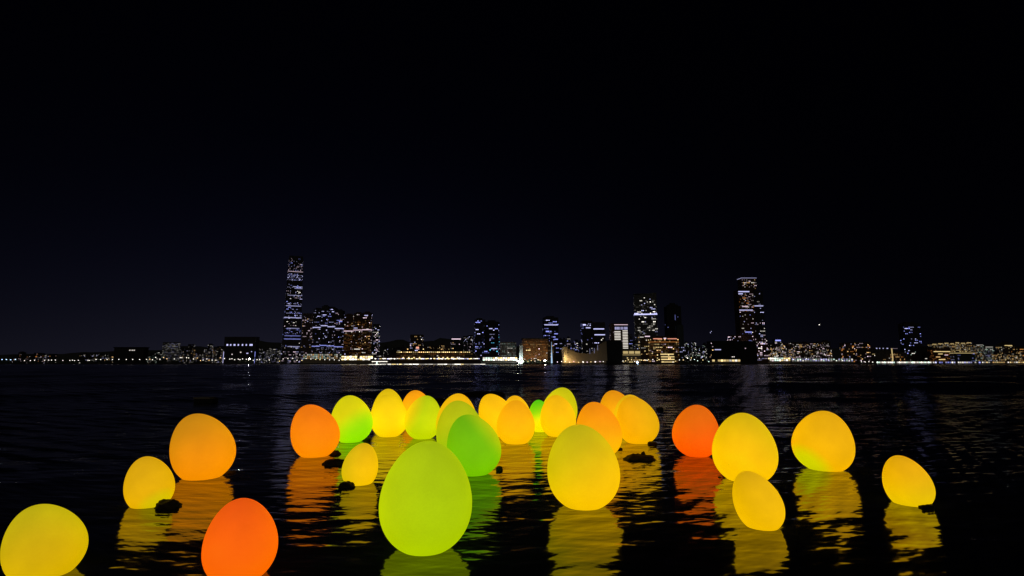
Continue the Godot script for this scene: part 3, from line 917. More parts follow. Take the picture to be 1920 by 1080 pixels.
	tower("apartment_tower", "fourth of the four dark towers joined by two level lines of blue light", "building", "towers joined by lines of blue light", -734.5, -2275.0, 3.6, 29.6, 30.0, 222.8, 0, 1.00, "dark", "plant", [[5.0, 5.2, 0.15, "CCBCP", 0.75, 0.05, 0.98], [5, 3.0, 0.12, "CWC", 0.3, 0.0, 0.33]], [[0.655, 3.6, 0.0, 1.0, "C", 0.85], [0.31, 3.0, 0.0, 1.0, "B", 0.8]])
	tower("apartment_tower", "first of the three brown lit towers right of the blue lined towers", "building", "brown lit towers", -668.6, -2195.0, 3.6, 35.4, 30.0, 197.4, 0, 1.00, "rust", "plant", [[5.0, 5.5, 0.13, "PPWAC", 0.7, 0.05, 0.98], [5, 4.5, 0.3, "OAO", 0.06, 0.0, 0.85]], [[0.66, 3.2, 0.0, 1.0, "P", 0.8]])
	tower("apartment_tower", "second of the three brown lit towers right of the blue lined towers", "building", "brown lit towers", -630.8, -2195.0, 3.6, 33.3, 30.0, 203.9, 0, 1.00, "rust", "plant", [[5.0, 5.5, 0.13, "PPWAC", 0.7, 0.05, 0.98], [5, 4.5, 0.3, "OAO", 0.06, 0.0, 0.85]], [[0.66, 3.2, 0.0, 1.0, "P", 0.7], [0.28, 3.0, 0.2, 0.9, "W", 0.9]])
	tower("apartment_tower", "third of the three brown lit towers right of the blue lined towers", "building", "brown lit towers", -595.1, -2195.0, 3.6, 31.1, 30.0, 206.1, 0, 1.00, "rust", "plant", [[5.0, 5.5, 0.13, "PPWAC", 0.7, 0.05, 0.98], [5, 4.5, 0.3, "OAO", 0.06, 0.0, 0.85]], [[0.66, 3.2, 0.0, 1.0, "P", 0.8]])
	tower("apartment_tower", "narrow dark tower with dotted lavender windows right of the brown lit towers", "building", "", -548.6, -2160.0, 3.6, 23.4, 20.0, 155.8, 0, 1.00, "dark", "flat", [[5, 4.5, 0.36, "CWP", 0.75, 0.03, 0.97]], [])
	arcade("shopping_podium", "long glass podium lit in pale stripes below the blue lined towers", "building", -815.7, -665.9, -2100.0, 14.0, 20.4, 41.1, "GWWA", 0.32, 0.30, 7.0)
	arcade("ferry_terminal", "bright warm lit waterfront podium below the brown lit towers", "building", -634.2, -517.2, -2000.0, 14.0, 15.7, 31.4, "YWYW", 2.21, 0.18, 10.0)
	tower("apartment_tower", "first tower from left above the left end of the long pier building", "building", "dim blocks behind the pier building", -434.2, -1784.0, 3.6, 13.0, 13.0, 36.4, 3, 1.00, "dark", "flat", [[3.5, 3.9, 0.17206939310283534, "WCW", 0.4, 0.02, 0.97]], [])
	tower("apartment_tower", "second tower from left above the left end of the long pier building", "building", "dim blocks behind the pier building", -429.6, -1827.6, 3.6, 12.9, 12.9, 53.5, -6, 1.00, "dark", "plant", [[3.5, 3.9, 0.20295920032713313, "WCW", 0.4, 0.02, 0.97]], [])
	tower("apartment_tower", "third tower from left above the left end of the long pier building", "building", "dim blocks behind the pier building", -405.3, -1787.1, 3.6, 13.7, 13.7, 36.0, -3, 1.00, "dark", "plant", [[3.5, 3.9, 0.11775975869056984, "WCW", 0.4, 0.02, 0.97]], [])
	tower("apartment_tower", "fourth tower from left above the left end of the long pier building", "building", "dim blocks behind the pier building", -380.8, -1743.9, 3.6, 12.9, 12.9, 48.5, -7, 1.00, "dark", "flat", [[3.5, 3.9, 0.12696823428378642, "WCW", 0.4, 0.02, 0.97]], [])
	tower("apartment_tower", "fifth tower from left above the left end of the long pier building", "building", "dim blocks behind the pier building", -373.4, -1781.3, 3.6, 13.0, 13.0, 51.5, -14, 1.00, "dark", "flat", [[3.5, 3.9, 0.15134353504464393, "WCW", 0.4, 0.02, 0.97]], [])
	tower("apartment_tower", "sixth tower from left above the left end of the long pier building", "building", "dim blocks behind the pier building", -351.6, -1744.1, 3.6, 11.8, 12.0, 52.8, -12, 1.00, "dark", "plant", [[3.5, 3.9, 0.158102964323381, "WCW", 0.4, 0.02, 0.97]], [])
	tower("office_building", "brown building with scattered lavender windows and an orange rooftop sign behind the pier", "building", "", -304.1, -1713.0, 3.6, 38.7, 26.0, 89.1, 0, 1.00, "brown", "flat", [[4.5, 4.5, 0.26, "PWAC", 0.75, 0.05, 0.97]], [[0.52, 11.0, 0.52, 0.74, "R", 1.3]])
	tower("apartment_tower", "first tower from left right of the orange sign behind the pier", "building", "warm lit blocks behind the pier", -294.8, -1822.8, 3.6, 17.7, 17.7, 54.1, -7, 1.00, "brown", "plant", [[3.5, 3.9, 0.36469031603986823, "AWAY", 0.75, 0.02, 0.97]], [])
	tower("apartment_tower", "second tower from left right of the orange sign behind the pier", "building", "warm lit blocks behind the pier", -271.0, -1794.4, 3.6, 17.6, 17.6, 56.2, -13, 1.00, "brown", "flat", [[3.5, 3.9, 0.41929701857483426, "AWAY", 0.75, 0.02, 0.97]], [])
	tower("apartment_tower", "third tower from left right of the orange sign behind the pier", "building", "warm lit blocks behind the pier", -245.3, -1748.8, 3.6, 17.2, 17.2, 53.8, -2, 1.00, "brown", "flat", [[3.5, 3.9, 0.4140379339864503, "AWAY", 0.75, 0.02, 0.97]], [])
	tower("apartment_tower", "fourth tower from left right of the orange sign behind the pier", "building", "warm lit blocks behind the pier", -230.9, -1774.8, 3.6, 15.9, 15.9, 60.2, 6, 1.00, "brown", "plant", [[3.5, 3.9, 0.38508563869679757, "AWAY", 0.75, 0.02, 0.97]], [])
	tower("apartment_tower", "fifth tower from left right of the orange sign behind the pier", "building", "warm lit blocks behind the pier", -210.6, -1768.0, 3.6, 16.0, 16.0, 52.6, 9, 1.00, "brown", "plant", [[3.5, 3.9, 0.5264528180169509, "AWAY", 0.75, 0.02, 0.97]], [])
	tower("office_building", "dark block with a thin white roof line behind the pier", "building", "", -174.3, -1713.0, 3.6, 38.7, 26.0, 79.0, 0, 1.00, "dark", "flat", [[4.5, 5, 0.2, "PAW", 0.6, 0.05, 0.9]], [[0.965, 2.4, 0.05, 0.8, "P", 1.2]])
	tower("apartment_tower", "first tower from left directly left of the two dark blue dotted towers", "building", "dim towers beside the blue dotted towers", -163.9, -1893.5, 3.6, 15.5, 15.5, 94.2, -4, 1.00, "dark", "flat", [[3.5, 3.9, 0.22642433962547098, "PCW", 0.6, 0.02, 0.97]], [])
	tower("apartment_tower", "second tower from left directly left of the two dark blue dotted towers", "building", "dim towers beside the blue dotted towers", -146.8, -1881.5, 3.6, 14.7, 14.7, 96.2, -7, 1.00, "dark", "flat", [[3.5, 3.9, 0.3182899589689087, "PCW", 0.6, 0.02, 0.97]], [])
	tower("office_tower", "left of two dark office towers with scattered blue windows", "building", "", -106.6, -1765.0, 3.6, 32.9, 30.0, 142.5, 10, 1.00, "dark", "plant", [[4.6, 5.5, 0.2, "CCBB", 0.8, 0.03, 0.98]], [])
	tower("office_tower", "right of two dark office towers with scattered blue windows", "building", "", -65.5, -1757.0, 3.6, 44.8, 34.0, 134.7, -8, 1.00, "dark", "plant", [[4.6, 5.5, 0.16, "CBCT", 0.8, 0.03, 0.98]], [[0.35, 2.6, 0.5, 0.95, "C", 1.0], [0.83, 2.6, 0.35, 0.6, "C", 1.1]])
	pier()
	tower("hotel", "dim grey green block with a fine window grid left of the white lit clock tower", "building", "", -10.8, -1575.0, 3.6, 46.4, 30.0, 60.0, 0, 1.00, "grey", "flat", [[4.2, 4.6, 0.55, "GW", 0.07, 0.05, 0.97], [4.2, 5, 0.05, "W", 0.7, 0.05, 0.9]], [])
	arcade("ferry_pier", "bright white ferry pier at the tip of the long pier", "building", -80.7, 14.7, -1480.0, 14.0, 10.9, 20.3, "WYWG", 2.04, 0.22, 7.0)
	clock_tower()
	tower("hotel", "broad amber brown hotel with an overhanging dark roof right of the clock tower", "building", "", 65.5, -1540.0, 3.6, 70.8, 40.0, 67.5, 0, 1.00, "rust", "eaves", [[4.0, 4.2, 0.92, "OOA", 0.095, 0.04, 0.93], [4, 4.4, 0.06, "PWY", 1.0, 0.05, 0.8]], [])  # the dense dim amber panes stand in for floodlight on the front
	tower("office_building", "dark annex beside the amber brown hotel", "building", "", 111.4, -1552.0, 3.6, 15.3, 24.0, 62.3, 0, 1.00, "brown", "flat", [[4.5, 4.5, 0.1, "A", 0.3, 0.05, 0.9]], [])
	lit_mast(107.0, -1450.0, 60.8)
	tower("office_tower", "slim dark tower with three bands of blue light behind the amber brown hotel", "building", "", 131.1, -1817.0, 3.6, 48.2, 34.0, 153.8, 6, 1.00, "dark", "plant", [[4.6, 5.0, 0.13, "BCB", 0.7, 0.1, 0.95]], [[0.835, 3.2, 0.0, 0.95, "C", 0.9], [0.69, 4.0, 0.1, 0.35, "B", 1.1], [0.64, 3.0, 0.7, 0.95, "B", 1.0], [0.52, 3.0, 0.7, 0.95, "B", 0.9]])
	tower("apartment_tower", "first tower from left between the slim banded tower and the dark twin block", "building", "dim blocks behind the curved roof hall", 164.2, -1814.9, 3.6, 12.3, 12.3, 80.6, -13, 1.00, "dark", "plant", [[3.5, 3.9, 0.14842772105953284, "CWBP", 0.6, 0.02, 0.97]], [])
	tower("apartment_tower", "second tower from left between the slim banded tower and the dark twin block", "building", "dim blocks behind the curved roof hall", 179.1, -1836.6, 3.6, 11.6, 12.0, 82.1, -13, 1.00, "dark", "plant", [[3.5, 3.9, 0.14074302821820606, "CWBP", 0.6, 0.02, 0.97]], [])
	tower("apartment_tower", "third tower from left between the slim banded tower and the dark twin block", "building", "dim blocks behind the curved roof hall", 194.7, -1847.8, 3.6, 12.0, 12.0, 87.1, 1, 1.00, "dark", "plant", [[3.5, 3.9, 0.16718537995741176, "CWBP", 0.6, 0.02, 0.97]], [])
	tower("apartment_tower", "fourth tower from left between the slim banded tower and the dark twin block", "building", "dim blocks behind the curved roof hall", 198.1, -1760.6, 3.6, 10.7, 12.0, 64.7, 13, 1.00, "dark", "flat", [[3.5, 3.9, 0.2085271871591139, "CWBP", 0.6, 0.02, 0.97]], [])
	tower("apartment_tower", "fifth tower from left between the slim banded tower and the dark twin block", "building", "dim blocks behind the curved roof hall", 218.3, -1824.2, 3.6, 10.7, 12.0, 78.0, 7, 1.00, "dark", "flat", [[3.5, 3.9, 0.23696671350093765, "CWBP", 0.6, 0.02, 0.97]], [])
	tower("apartment_tower", "sixth tower from left between the slim banded tower and the dark twin block", "building", "dim blocks behind the curved roof hall", 229.9, -1814.6, 3.6, 12.3, 12.3, 70.1, -12, 1.00, "dark", "plant", [[3.5, 3.9, 0.20183828609412294, "CWBP", 0.6, 0.02, 0.97]], [])
	tower("office_tower", "left part of the dark twin block with a blue lit crown", "building", "", 240.0, -1717.0, 3.6, 32.0, 34.0, 133.3, 0, 1.00, "dark", "flat", [[4.6, 4.6, 0.26, "BBC", 0.7, 0.5, 0.95], [4.6, 5, 0.1, "W", 0.8, 0.1, 0.5]], [[0.91, 4.0, 0.05, 0.35, "C", 1.5], [0.84, 3.4, 0.35, 0.8, "C", 0.9]])
	tower("office_tower", "right part of the dark twin block with two straight blue white bands", "building", "", 274.6, -1707.0, 3.6, 40.2, 34.0, 127.4, 0, 1.00, "dark", "flat", [[4.6, 5, 0.12, "CW", 0.7, 0.08, 0.7]], [[0.845, 3.2, 0.08, 0.92, "C", 1.1], [0.7, 3.0, 0.15, 0.98, "C", 1.1]])
	tower("hotel", "white striped building with two bright columns and a lavender crown", "building", "", 329.9, -1657.0, 3.6, 52.0, 34.0, 120.3, 0, 1.00, "rust", "flat", [[4.6, 5, 0.12, "P", 0.4, 0.05, 0.8]], [[0.885, 8.0, 0.22, 0.52, "C", 0.6], [0.885, 8.0, 0.56, 0.74, "C", 0.5], [0.885, 8.0, 0.78, 0.98, "C", 0.6], [0.975, 1.6, 0.2, 1.0, "P", 0.9], [0.36, 2.3, 0.2, 0.56, "W", 0.85], [0.39999999999999997, 2.3, 0.2, 0.56, "W", 0.85], [0.44, 2.3, 0.2, 0.56, "W", 0.85], [0.48, 2.3, 0.2, 0.56, "W", 0.85], [0.52, 2.3, 0.2, 0.56, "W", 0.85], [0.56, 2.3, 0.2, 0.56, "W", 0.85], [0.6, 2.3, 0.2, 0.56, "W", 0.85], [0.64, 2.3, 0.2, 0.56, "W", 0.85], [0.6799999999999999, 2.3, 0.2, 0.56, "W", 0.85], [0.72, 2.3, 0.2, 0.56, "W", 0.85], [0.76, 2.3, 0.2, 0.56, "W", 0.85], [0.8, 2.3, 0.2, 0.56, "W", 0.85], [0.06, 2.3, 0.68, 0.98, "W", 0.85], [0.1, 2.3, 0.68, 0.98, "W", 0.85], [0.14, 2.3, 0.68, 0.98, "W", 0.85], [0.18, 2.3, 0.68, 0.98, "W", 0.85], [0.22, 2.3, 0.68, 0.98, "W", 0.85], [0.26, 2.3, 0.68, 0.98, "W", 0.85], [0.3, 2.3, 0.68, 0.98, "W", 0.85], [0.34, 2.3, 0.68, 0.98, "W", 0.85], [0.38, 2.3, 0.68, 0.98, "W", 0.85], [0.42, 2.3, 0.68, 0.98, "W", 0.85], [0.46, 2.3, 0.68, 0.98, "W", 0.85], [0.5, 2.3, 0.68, 0.98, "W", 0.85], [0.54, 2.3, 0.68, 0.98, "W", 0.85], [0.5800000000000001, 2.3, 0.68, 0.98, "W", 0.85], [0.6200000000000001, 2.3, 0.68, 0.98, "W", 0.85], [0.6599999999999999, 2.3, 0.68, 0.98, "W", 0.85], [0.7, 2.3, 0.68, 0.98, "W", 0.85], [0.74, 2.3, 0.68, 0.98, "W", 0.85], [0.78, 2.3, 0.68, 0.98, "W", 0.85], [0.8200000000000001, 2.3, 0.68, 0.98, "W", 0.85]])
	culture_hall()
	tower("office_building", "black windowless block right of the curved roof hall", "building", "", 284.2, -1510.0, 3.6, 42.8, 40.0, 61.8, 0, 1.00, "black", "flat", [], [])
	tower("hotel", "low cream lit building with open terraces below the white striped building", "building", "", 333.7, -1515.0, 3.6, 52.0, 30.0, 38.4, 0, 1.00, "cream", "flat", [[5.0, 6, 0.75, "YA", 0.32, 0.02, 0.45]], [[0.78, 7.0, 0.02, 0.98, "Y", 0.5], [0.6, 2.5, 0.02, 0.98, "Y", 0.25]])
	# right of the middle
	tower("office_tower", "tall grey tower crossed by one bright line with a slanted top", "building", "", 436.3, -1740.0, 3.6, 71.6, 40.0, 223.4, -12, 1.00, "grey", "slant", [[4.6, 4.4, 0.15, "WCWC", 1.0, 0.03, 0.97], [5, 5, 0.12, "W", 0.05, 0.1, 0.95]], [[0.715, 4.0, 0.0, 1.0, "C", 1.25]])
	tower("apartment_tower", "first tower from left below the left foot of the tall grey tower", "building", "dark blocks beside the tall grey tower", 390.5, -1767.9, 3.6, 12.0, 12.0, 93.0, -5, 1.00, "dark", "flat", [[3.5, 3.9, 0.08463302381492098, "BCW", 0.5, 0.02, 0.97]], [])
	tower("apartment_tower", "second tower from left below the left foot of the tall grey tower", "building", "dark blocks beside the tall grey tower", 425.2, -1854.0, 3.6, 12.7, 12.7, 75.1, 3, 1.00, "dark", "flat", [[3.5, 3.9, 0.10498656518200654, "BCW", 0.5, 0.02, 0.97]], [])
	tower("office_tower", "dark unlit tower with a stepped top right of the tall grey tower", "building", "", 548.5, -1817.0, 3.6, 48.2, 34.0, 191.9, 0, 1.00, "black", "step", [[5, 5, 0.02, "B", 0.5, 0.3, 0.9]], [[0.8, 18.0, 0.55, 0.58, "B", 0.4]])
	tower("office_building", "slim teal grey slab right of the amber hotel", "building", "", 535.7, -1710.0, 3.6, 20.2, 20.0, 119.7, 0, 1.00, "teal", "flat", [[4.6, 5, 0.05, "C", 0.5, 0.05, 0.7]], [])
	tower("hotel", "amber hotel with a red lit rooftop and glowing lower terraces", "building", "", 436.6, -1548.0, 3.6, 78.8, 36.0, 72.5, 0, 1.00, "rust", "plant", [[4.4, 4.6, 0.2, "AYPY", 0.8, 0.05, 0.95], [4.4, 4.6, 0.6, "OA", 0.05, 0.02, 0.9]], [[0.955, 2.4, 0.08, 0.4, "R", 0.9], [0.97, 3.0, 0.46, 0.55, "P", 1.0], [0.955, 2.4, 0.6, 0.94, "R", 0.8], [0.83, 1.6, 0.0, 1.0, "O", 0.35], [0.35, 3.0, 0.32, 0.8, "Y", 0.9], [0.25, 3.0, 0.34, 0.82, "Y", 0.8], [0.15, 3.0, 0.34, 0.82, "Y", 1.0], [0.05, 2.6, 0.34, 0.82, "Y", 0.7]])
	tower("hotel", "small brown wing left of the amber hotel with warm windows", "building", "", 388.8, -1574.0, 3.6, 29.4, 28.0, 81.7, 0, 1.00, "brown", "flat", [[4.4, 4.6, 0.28, "AWY", 0.7, 0.02, 0.95]], [[0.95, 2.5, 0.45, 0.95, "P", 1.0]])
	tower("apartment_tower", "first tower from left in the gap right of the amber hotel", "building", "green white lit blocks in the gap", 706.1, -2169.6, 3.6, 12.9, 12.9, 83.6, -4, 1.00, "dark", "plant", [[3.5, 3.9, 0.29857863275358354, "GWCW", 0.8, 0.02, 0.97]], [])
	tower("apartment_tower", "second tower from left in the gap right of the amber hotel", "building", "green white lit blocks in the gap", 705.2, -2122.9, 3.6, 13.8, 13.8, 40.4, 7, 1.00, "dark", "flat", [[3.5, 3.9, 0.3549869183158878, "GWCW", 0.8, 0.02, 0.97]], [])
	tower("apartment_tower", "third tower from left in the gap right of the amber hotel", "building", "green white lit blocks in the gap", 719.1, -2121.5, 3.6, 13.7, 13.7, 84.0, -4, 1.00, "dark", "flat", [[3.5, 3.9, 0.5109411752682606, "GWCW", 0.8, 0.02, 0.97]], [])
	tower("apartment_tower", "fourth tower from left in the gap right of the amber hotel", "building", "green white lit blocks in the gap", 724.0, -2094.3, 3.6, 12.7, 12.7, 64.7, 8, 1.00, "dark", "flat", [[3.5, 3.9, 0.371260293989714, "GWCW", 0.8, 0.02, 0.97]], [])
	tower("apartment_tower", "fifth tower from left in the gap right of the amber hotel", "building", "green white lit blocks in the gap", 773.8, -2194.4, 3.6, 13.6, 13.6, 53.4, 5, 1.00, "dark", "plant", [[3.5, 3.9, 0.492233316551409, "GWCW", 0.8, 0.02, 0.97]], [])
	tower("apartment_tower", "sixth tower from left in the gap right of the amber hotel", "building", "green white lit blocks in the gap", 778.1, -2165.2, 3.6, 11.5, 12.0, 77.7, 12, 1.00, "dark", "plant", [[3.5, 3.9, 0.2850726108446491, "GWCW", 0.8, 0.02, 0.97]], [])
	tower("apartment_tower", "seventh tower from left in the gap right of the amber hotel", "building", "green white lit blocks in the gap", 788.2, -2152.2, 3.6, 12.2, 12.2, 67.3, 10, 1.00, "dark", "flat", [[3.5, 3.9, 0.3374232755092219, "GWCW", 0.8, 0.02, 0.97]], [])
	tower("office_building", "wide black block below the tall tower with a bright crown", "building", "", 646.1, -1580.0, 3.6, 129.8, 40.0, 63.1, 0, 1.00, "black", "flat", [[5, 5, 0.035, "PWA", 0.8, 0.1, 0.95]], [[0.62, 2.5, 0.06, 0.2, "C", 0.9]])
	arcade("market_hall", "long low market hall with a yellow lit front below the wide black block", "building", 557.4, 636.2, -1500.0, 14.0, 8.0, 14.7, "YYW", 1.10, 0.15, 8.0)
	crown_tower()
	tower("office_building", "left pink lit low block at the foot of the tower with a bright crown", "building", "", 679.0, -1635.0, 3.6, 28.9, 30.0, 83.3, 0, 1.00, "rust", "flat", [[4.4, 4.4, 0.42, "PPC", 0.95, 0.15, 0.98]], [])
	tower("office_building", "right pink lit low block at the foot of the tower with a bright crown", "building", "", 750.6, -1625.0, 3.6, 33.5, 30.0, 74.8, 0, 1.00, "rust", "flat", [[4.4, 4.4, 0.42, "PPWC", 0.9, 0.1, 0.98]], [])
	tower("apartment_tower", "grey tower with a blue rooftop sign in the right hand apartment rows", "building", "", 1141.8, -2310.0, 3.6, 27.3, 20.0, 102.5, 0, 1.00, "grey", "flat", [[4.6, 4.6, 0.35, "PWA", 0.4, 0.05, 0.9]], [[0.95, 5.0, 0.1, 0.95, "B", 1.4]])
	tower("apartment_tower", "first tower from left in front row right of the bright crowned tower", "building", "warm apartment towers right of the crowned tower", 1076.8, -2252.8, 3.6, 18.6, 18.6, 66.7, 1, 1.00, "brown", "plant", [[3.5, 3.9, 0.41044883588727177, "PWAPWA", 0.6, 0.02, 0.97]], [])
	tower("apartment_tower", "second tower from left in front row right of the bright crowned tower", "building", "warm apartment towers right of the crowned tower", 1050.6, -2158.2, 3.6, 15.2, 15.2, 67.2, 3, 1.00, "brown", "plant", [[3.5, 3.9, 0.5607717916565983, "PWAPWA", 0.6, 0.02, 0.97]], [])
	tower("apartment_tower", "third tower from left in front row right of the bright crowned tower", "building", "warm apartment towers right of the crowned tower", 1088.3, -2197.1, 3.6, 17.4, 17.4, 72.2, -14, 1.00, "brown", "flat", [[3.5, 3.9, 0.5119256814888984, "PWAPWA", 0.6, 0.02, 0.97]], [])
	tower("apartment_tower", "fourth tower from left in front row right of the bright crowned tower", "building", "warm apartment towers right of the crowned tower", 1087.9, -2158.3, 3.6, 17.1, 17.1, 72.9, -14, 1.00, "brown", "flat", [[3.5, 3.9, 0.5448365605934831, "PWAPWA", 0.6, 0.02, 0.97]], [])
	tower("apartment_tower", "fifth tower from left in front row right of the bright crowned tower", "building", "warm apartment towers right of the crowned tower", 1144.4, -2233.0, 3.6, 17.2, 17.2, 70.6, 13, 1.00, "brown", "plant", [[3.5, 3.9, 0.3436636363809506, "PWAPWA", 0.6, 0.02, 0.97]], [])
	tower("apartment_tower", "sixth tower from left in front row right of the bright crowned tower", "building", "warm apartment towers right of the crowned tower", 1126.8, -2160.8, 3.6, 15.2, 15.2, 61.7, 12, 1.00, "brown", "plant", [[3.5, 3.9, 0.5565153030891888, "PWAPWA", 0.6, 0.02, 0.97]], [])
	tower("apartment_tower", "seventh tower from left in front row right of the bright crowned tower", "building", "warm apartment towers right of the crowned tower", 1147.0, -2165.0, 3.6, 17.3, 17.3, 78.7, 2, 1.00, "brown", "flat", [[3.5, 3.9, 0.3907963879717696, "PWAPWA", 0.6, 0.02, 0.97]], [])
	tower("apartment_tower", "eighth tower from left in front row right of the bright crowned tower", "building", "warm apartment towers right of the crowned tower", 1172.8, -2179.5, 3.6, 17.0, 17.0, 69.8, -10, 1.00, "brown", "flat", [[3.5, 3.9, 0.3606497693017861, "PWAPWA", 0.6, 0.02, 0.97]], [])
	tower("apartment_tower", "ninth tower from left in front row right of the bright crowned tower", "building", "warm apartment towers right of the crowned tower", 1209.0, -2210.4, 3.6, 16.6, 16.6, 60.4, 14, 1.00, "brown", "flat", [[3.5, 3.9, 0.34275625808909055, "PWAPWA", 0.6, 0.02, 0.97]], [])
	tower("apartment_tower", "tenth tower from left in front row right of the bright crowned tower", "building", "warm apartment towers right of the crowned tower", 1236.6, -2226.0, 3.6, 17.1, 17.1, 55.2, -2, 1.00, "brown", "plant", [[3.5, 3.9, 0.3166933671674288, "PWAPWA", 0.6, 0.02, 0.97]], [])
	tower("apartment_tower", "eleventh tower from left in front row right of the bright crowned tower", "building", "warm apartment towers right of the crowned tower", 1251.0, -2216.4, 3.6, 16.0, 16.0, 55.8, 11, 1.00, "brown", "flat", [[3.5, 3.9, 0.3261266595484683, "PWAPWA", 0.6, 0.02, 0.97]], [])
	tower("apartment_tower", "twelfth tower from left in front row right of the bright crowned tower", "building", "warm apartment towers right of the crowned tower", 1230.2, -2148.3, 3.6, 15.3, 15.3, 62.4, 10, 1.00, "brown", "plant", [[3.5, 3.9, 0.3274590537946968, "PWAPWA", 0.6, 0.02, 0.97]], [])
	tower("apartment_tower", "thirteenth tower from left in front row right of the bright crowned tower", "building", "warm apartment towers right of the crowned tower", 1304.7, -2245.6, 3.6, 17.0, 17.0, 63.9, -13, 1.00, "brown", "flat", [[3.5, 3.9, 0.37494288760087346, "PWAPWA", 0.6, 0.02, 0.97]], [])
	tower("apartment_tower", "fourteenth tower from left in front row right of the bright crowned tower", "building", "warm apartment towers right of the crowned tower", 1269.3, -2151.9, 3.6, 15.5, 15.5, 59.1, -9, 1.00, "brown", "plant", [[3.5, 3.9, 0.5303024231544681, "PWAPWA", 0.6, 0.02, 0.97]], [])
	tower("apartment_tower", "first tower from left in back row right of the bright crowned tower", "building", "back row apartment towers right of the crowned tower", 1157.0, -2391.6, 3.6, 27.1, 27.1, 83.3, -4, 1.00, "brown", "plant", [[3.5, 3.9, 0.3613545085300911, "PPWA", 0.5, 0.02, 0.97]], [])
	tower("apartment_tower", "second tower from left in back row right of the bright crowned tower", "building", "back row apartment towers right of the crowned tower", 1186.0, -2392.6, 3.6, 28.0, 28.0, 90.9, 10, 1.00, "brown", "plant", [[3.5, 3.9, 0.4186144671209986, "PPWA", 0.5, 0.02, 0.97]], [])
	tower("apartment_tower", "third tower from left in back row right of the bright crowned tower", "building", "back row apartment towers right of the crowned tower", 1235.3, -2428.9, 3.6, 27.6, 27.6, 87.9, 5, 1.00, "brown", "flat", [[3.5, 3.9, 0.32156065434065023, "PPWA", 0.5, 0.02, 0.97]], [])
	tower("apartment_tower", "fourth tower from left in back row right of the bright crowned tower", "building", "back row apartment towers right of the crowned tower", 1241.2, -2378.0, 3.6, 25.7, 25.7, 91.1, -14, 1.00, "brown", "flat", [[3.5, 3.9, 0.37178117978526215, "PPWA", 0.5, 0.02, 0.97]], [])
	tower("apartment_tower", "fifth tower from left in back row right of the bright crowned tower", "building", "back row apartment towers right of the crowned tower", 1278.2, -2391.7, 3.6, 27.8, 27.8, 87.9, -9, 1.00, "brown", "plant", [[3.5, 3.9, 0.5023779186371978, "PPWA", 0.5, 0.02, 0.97]], [])
	tower("apartment_tower", "sixth tower from left in back row right of the bright crowned tower", "building", "back row apartment towers right of the crowned tower", 1309.6, -2396.8, 3.6, 26.5, 26.5, 90.5, 14, 1.00, "brown", "plant", [[3.5, 3.9, 0.30294429450153865, "PPWA", 0.5, 0.02, 0.97]], [])
	tower("apartment_tower", "seventh tower from left in back row right of the bright crowned tower", "building", "back row apartment towers right of the crowned tower", 1333.7, -2386.5, 3.6, 26.7, 26.7, 89.6, -1, 1.00, "brown", "flat", [[3.5, 3.9, 0.31623606239611357, "PPWA", 0.5, 0.02, 0.97]], [])
	tower("apartment_tower", "eighth tower from left in back row right of the bright crowned tower", "building", "back row apartment towers right of the crowned tower", 1376.0, -2403.4, 3.6, 28.0, 28.0, 91.0, -5, 1.00, "brown", "plant", [[3.5, 3.9, 0.39020399539606565, "PPWA", 0.5, 0.02, 0.97]], [])
	tower("apartment_tower", "ninth tower from left in back row right of the bright crowned tower", "building", "back row apartment towers right of the crowned tower", 1371.2, -2344.6, 3.6, 26.4, 26.4, 94.7, 0, 1.00, "brown", "plant", [[3.5, 3.9, 0.36033552107968414, "PPWA", 0.5, 0.02, 0.97]], [])
	arcade("waterfront_station", "long bright waterfront station with a white roof line", "building", 861.6, 956.9, -1850.0, 14.0, 11.1, 23.8, "WYGW", 1.27, 0.20, 8.0)
	arcade("waterfront_station", "long low waterfront hall with blue white lights right of the bright station", "building", 986.5, 1204.9, -1900.0, 14.0, 10.4, 20.6, "CWGC", 0.64, 0.45, 9.0)
	tower("office_building", "left of two brown blocks with lavender dots above the right shore", "building", "", 1323.4, -2115.0, 3.6, 45.8, 30.0, 79.0, 0, 1.00, "brown", "flat", [[5, 5.2, 0.26, "CPAO", 0.65, 0.05, 0.98]], [])
	tower("office_building", "right of two brown blocks with lavender dots above the right shore", "building", "", 1362.4, -2095.0, 3.6, 53.6, 30.0, 80.3, 0, 1.00, "brown", "flat", [[5, 5.2, 0.3, "PPAO", 0.7, 0.05, 0.98]], [])
	tower("office_building", "low dark building with a dotted blue roof sign beside a lit crane mast", "building", "", 1450.4, -2115.0, 3.6, 62.4, 30.0, 62.4, 0, 1.00, "dark", "flat", [[5, 5.5, 0.14, "AYW", 0.6, 0.02, 0.7]], [[0.93, 3.0, 0.08, 0.16, "C", 0.9], [0.93, 3.0, 0.28, 0.34, "C", 0.9], [0.93, 3.0, 0.5, 0.56, "C", 0.9], [0.93, 3.0, 0.74, 0.84, "C", 0.9]])
	lit_crane(1450.4, -2050.0, 60.4)
	tower("office_building", "low amber lit building right of the lit crane mast", "building", "", 1503.5, -2095.0, 3.6, 51.5, 30.0, 41.2, 0, 1.00, "brown", "flat", [[4.4, 5, 0.5, "AYO", 0.35, 0.02, 0.95]], [])
	tower("apartment_tower", "lone dark tower with blue dotted windows on the right shore", "building", "", 1650.2, -2218.0, 3.6, 65.4, 36.0, 163.9, 0, 1.00, "dark", "plant", [[5.4, 5.6, 0.17, "BBC", 0.85, 0.2, 0.98]], [])
	tower("office_building", "black block at the foot of the lone blue dotted tower", "building", "", 1573.3, -2067.0, 3.6, 63.0, 34.0, 62.9, 0, 1.00, "black", "flat", [[5, 6, 0.04, "GW", 0.6, 0.0, 0.8]], [[0.28, 2.4, 0.5, 0.85, "W", 0.7]])
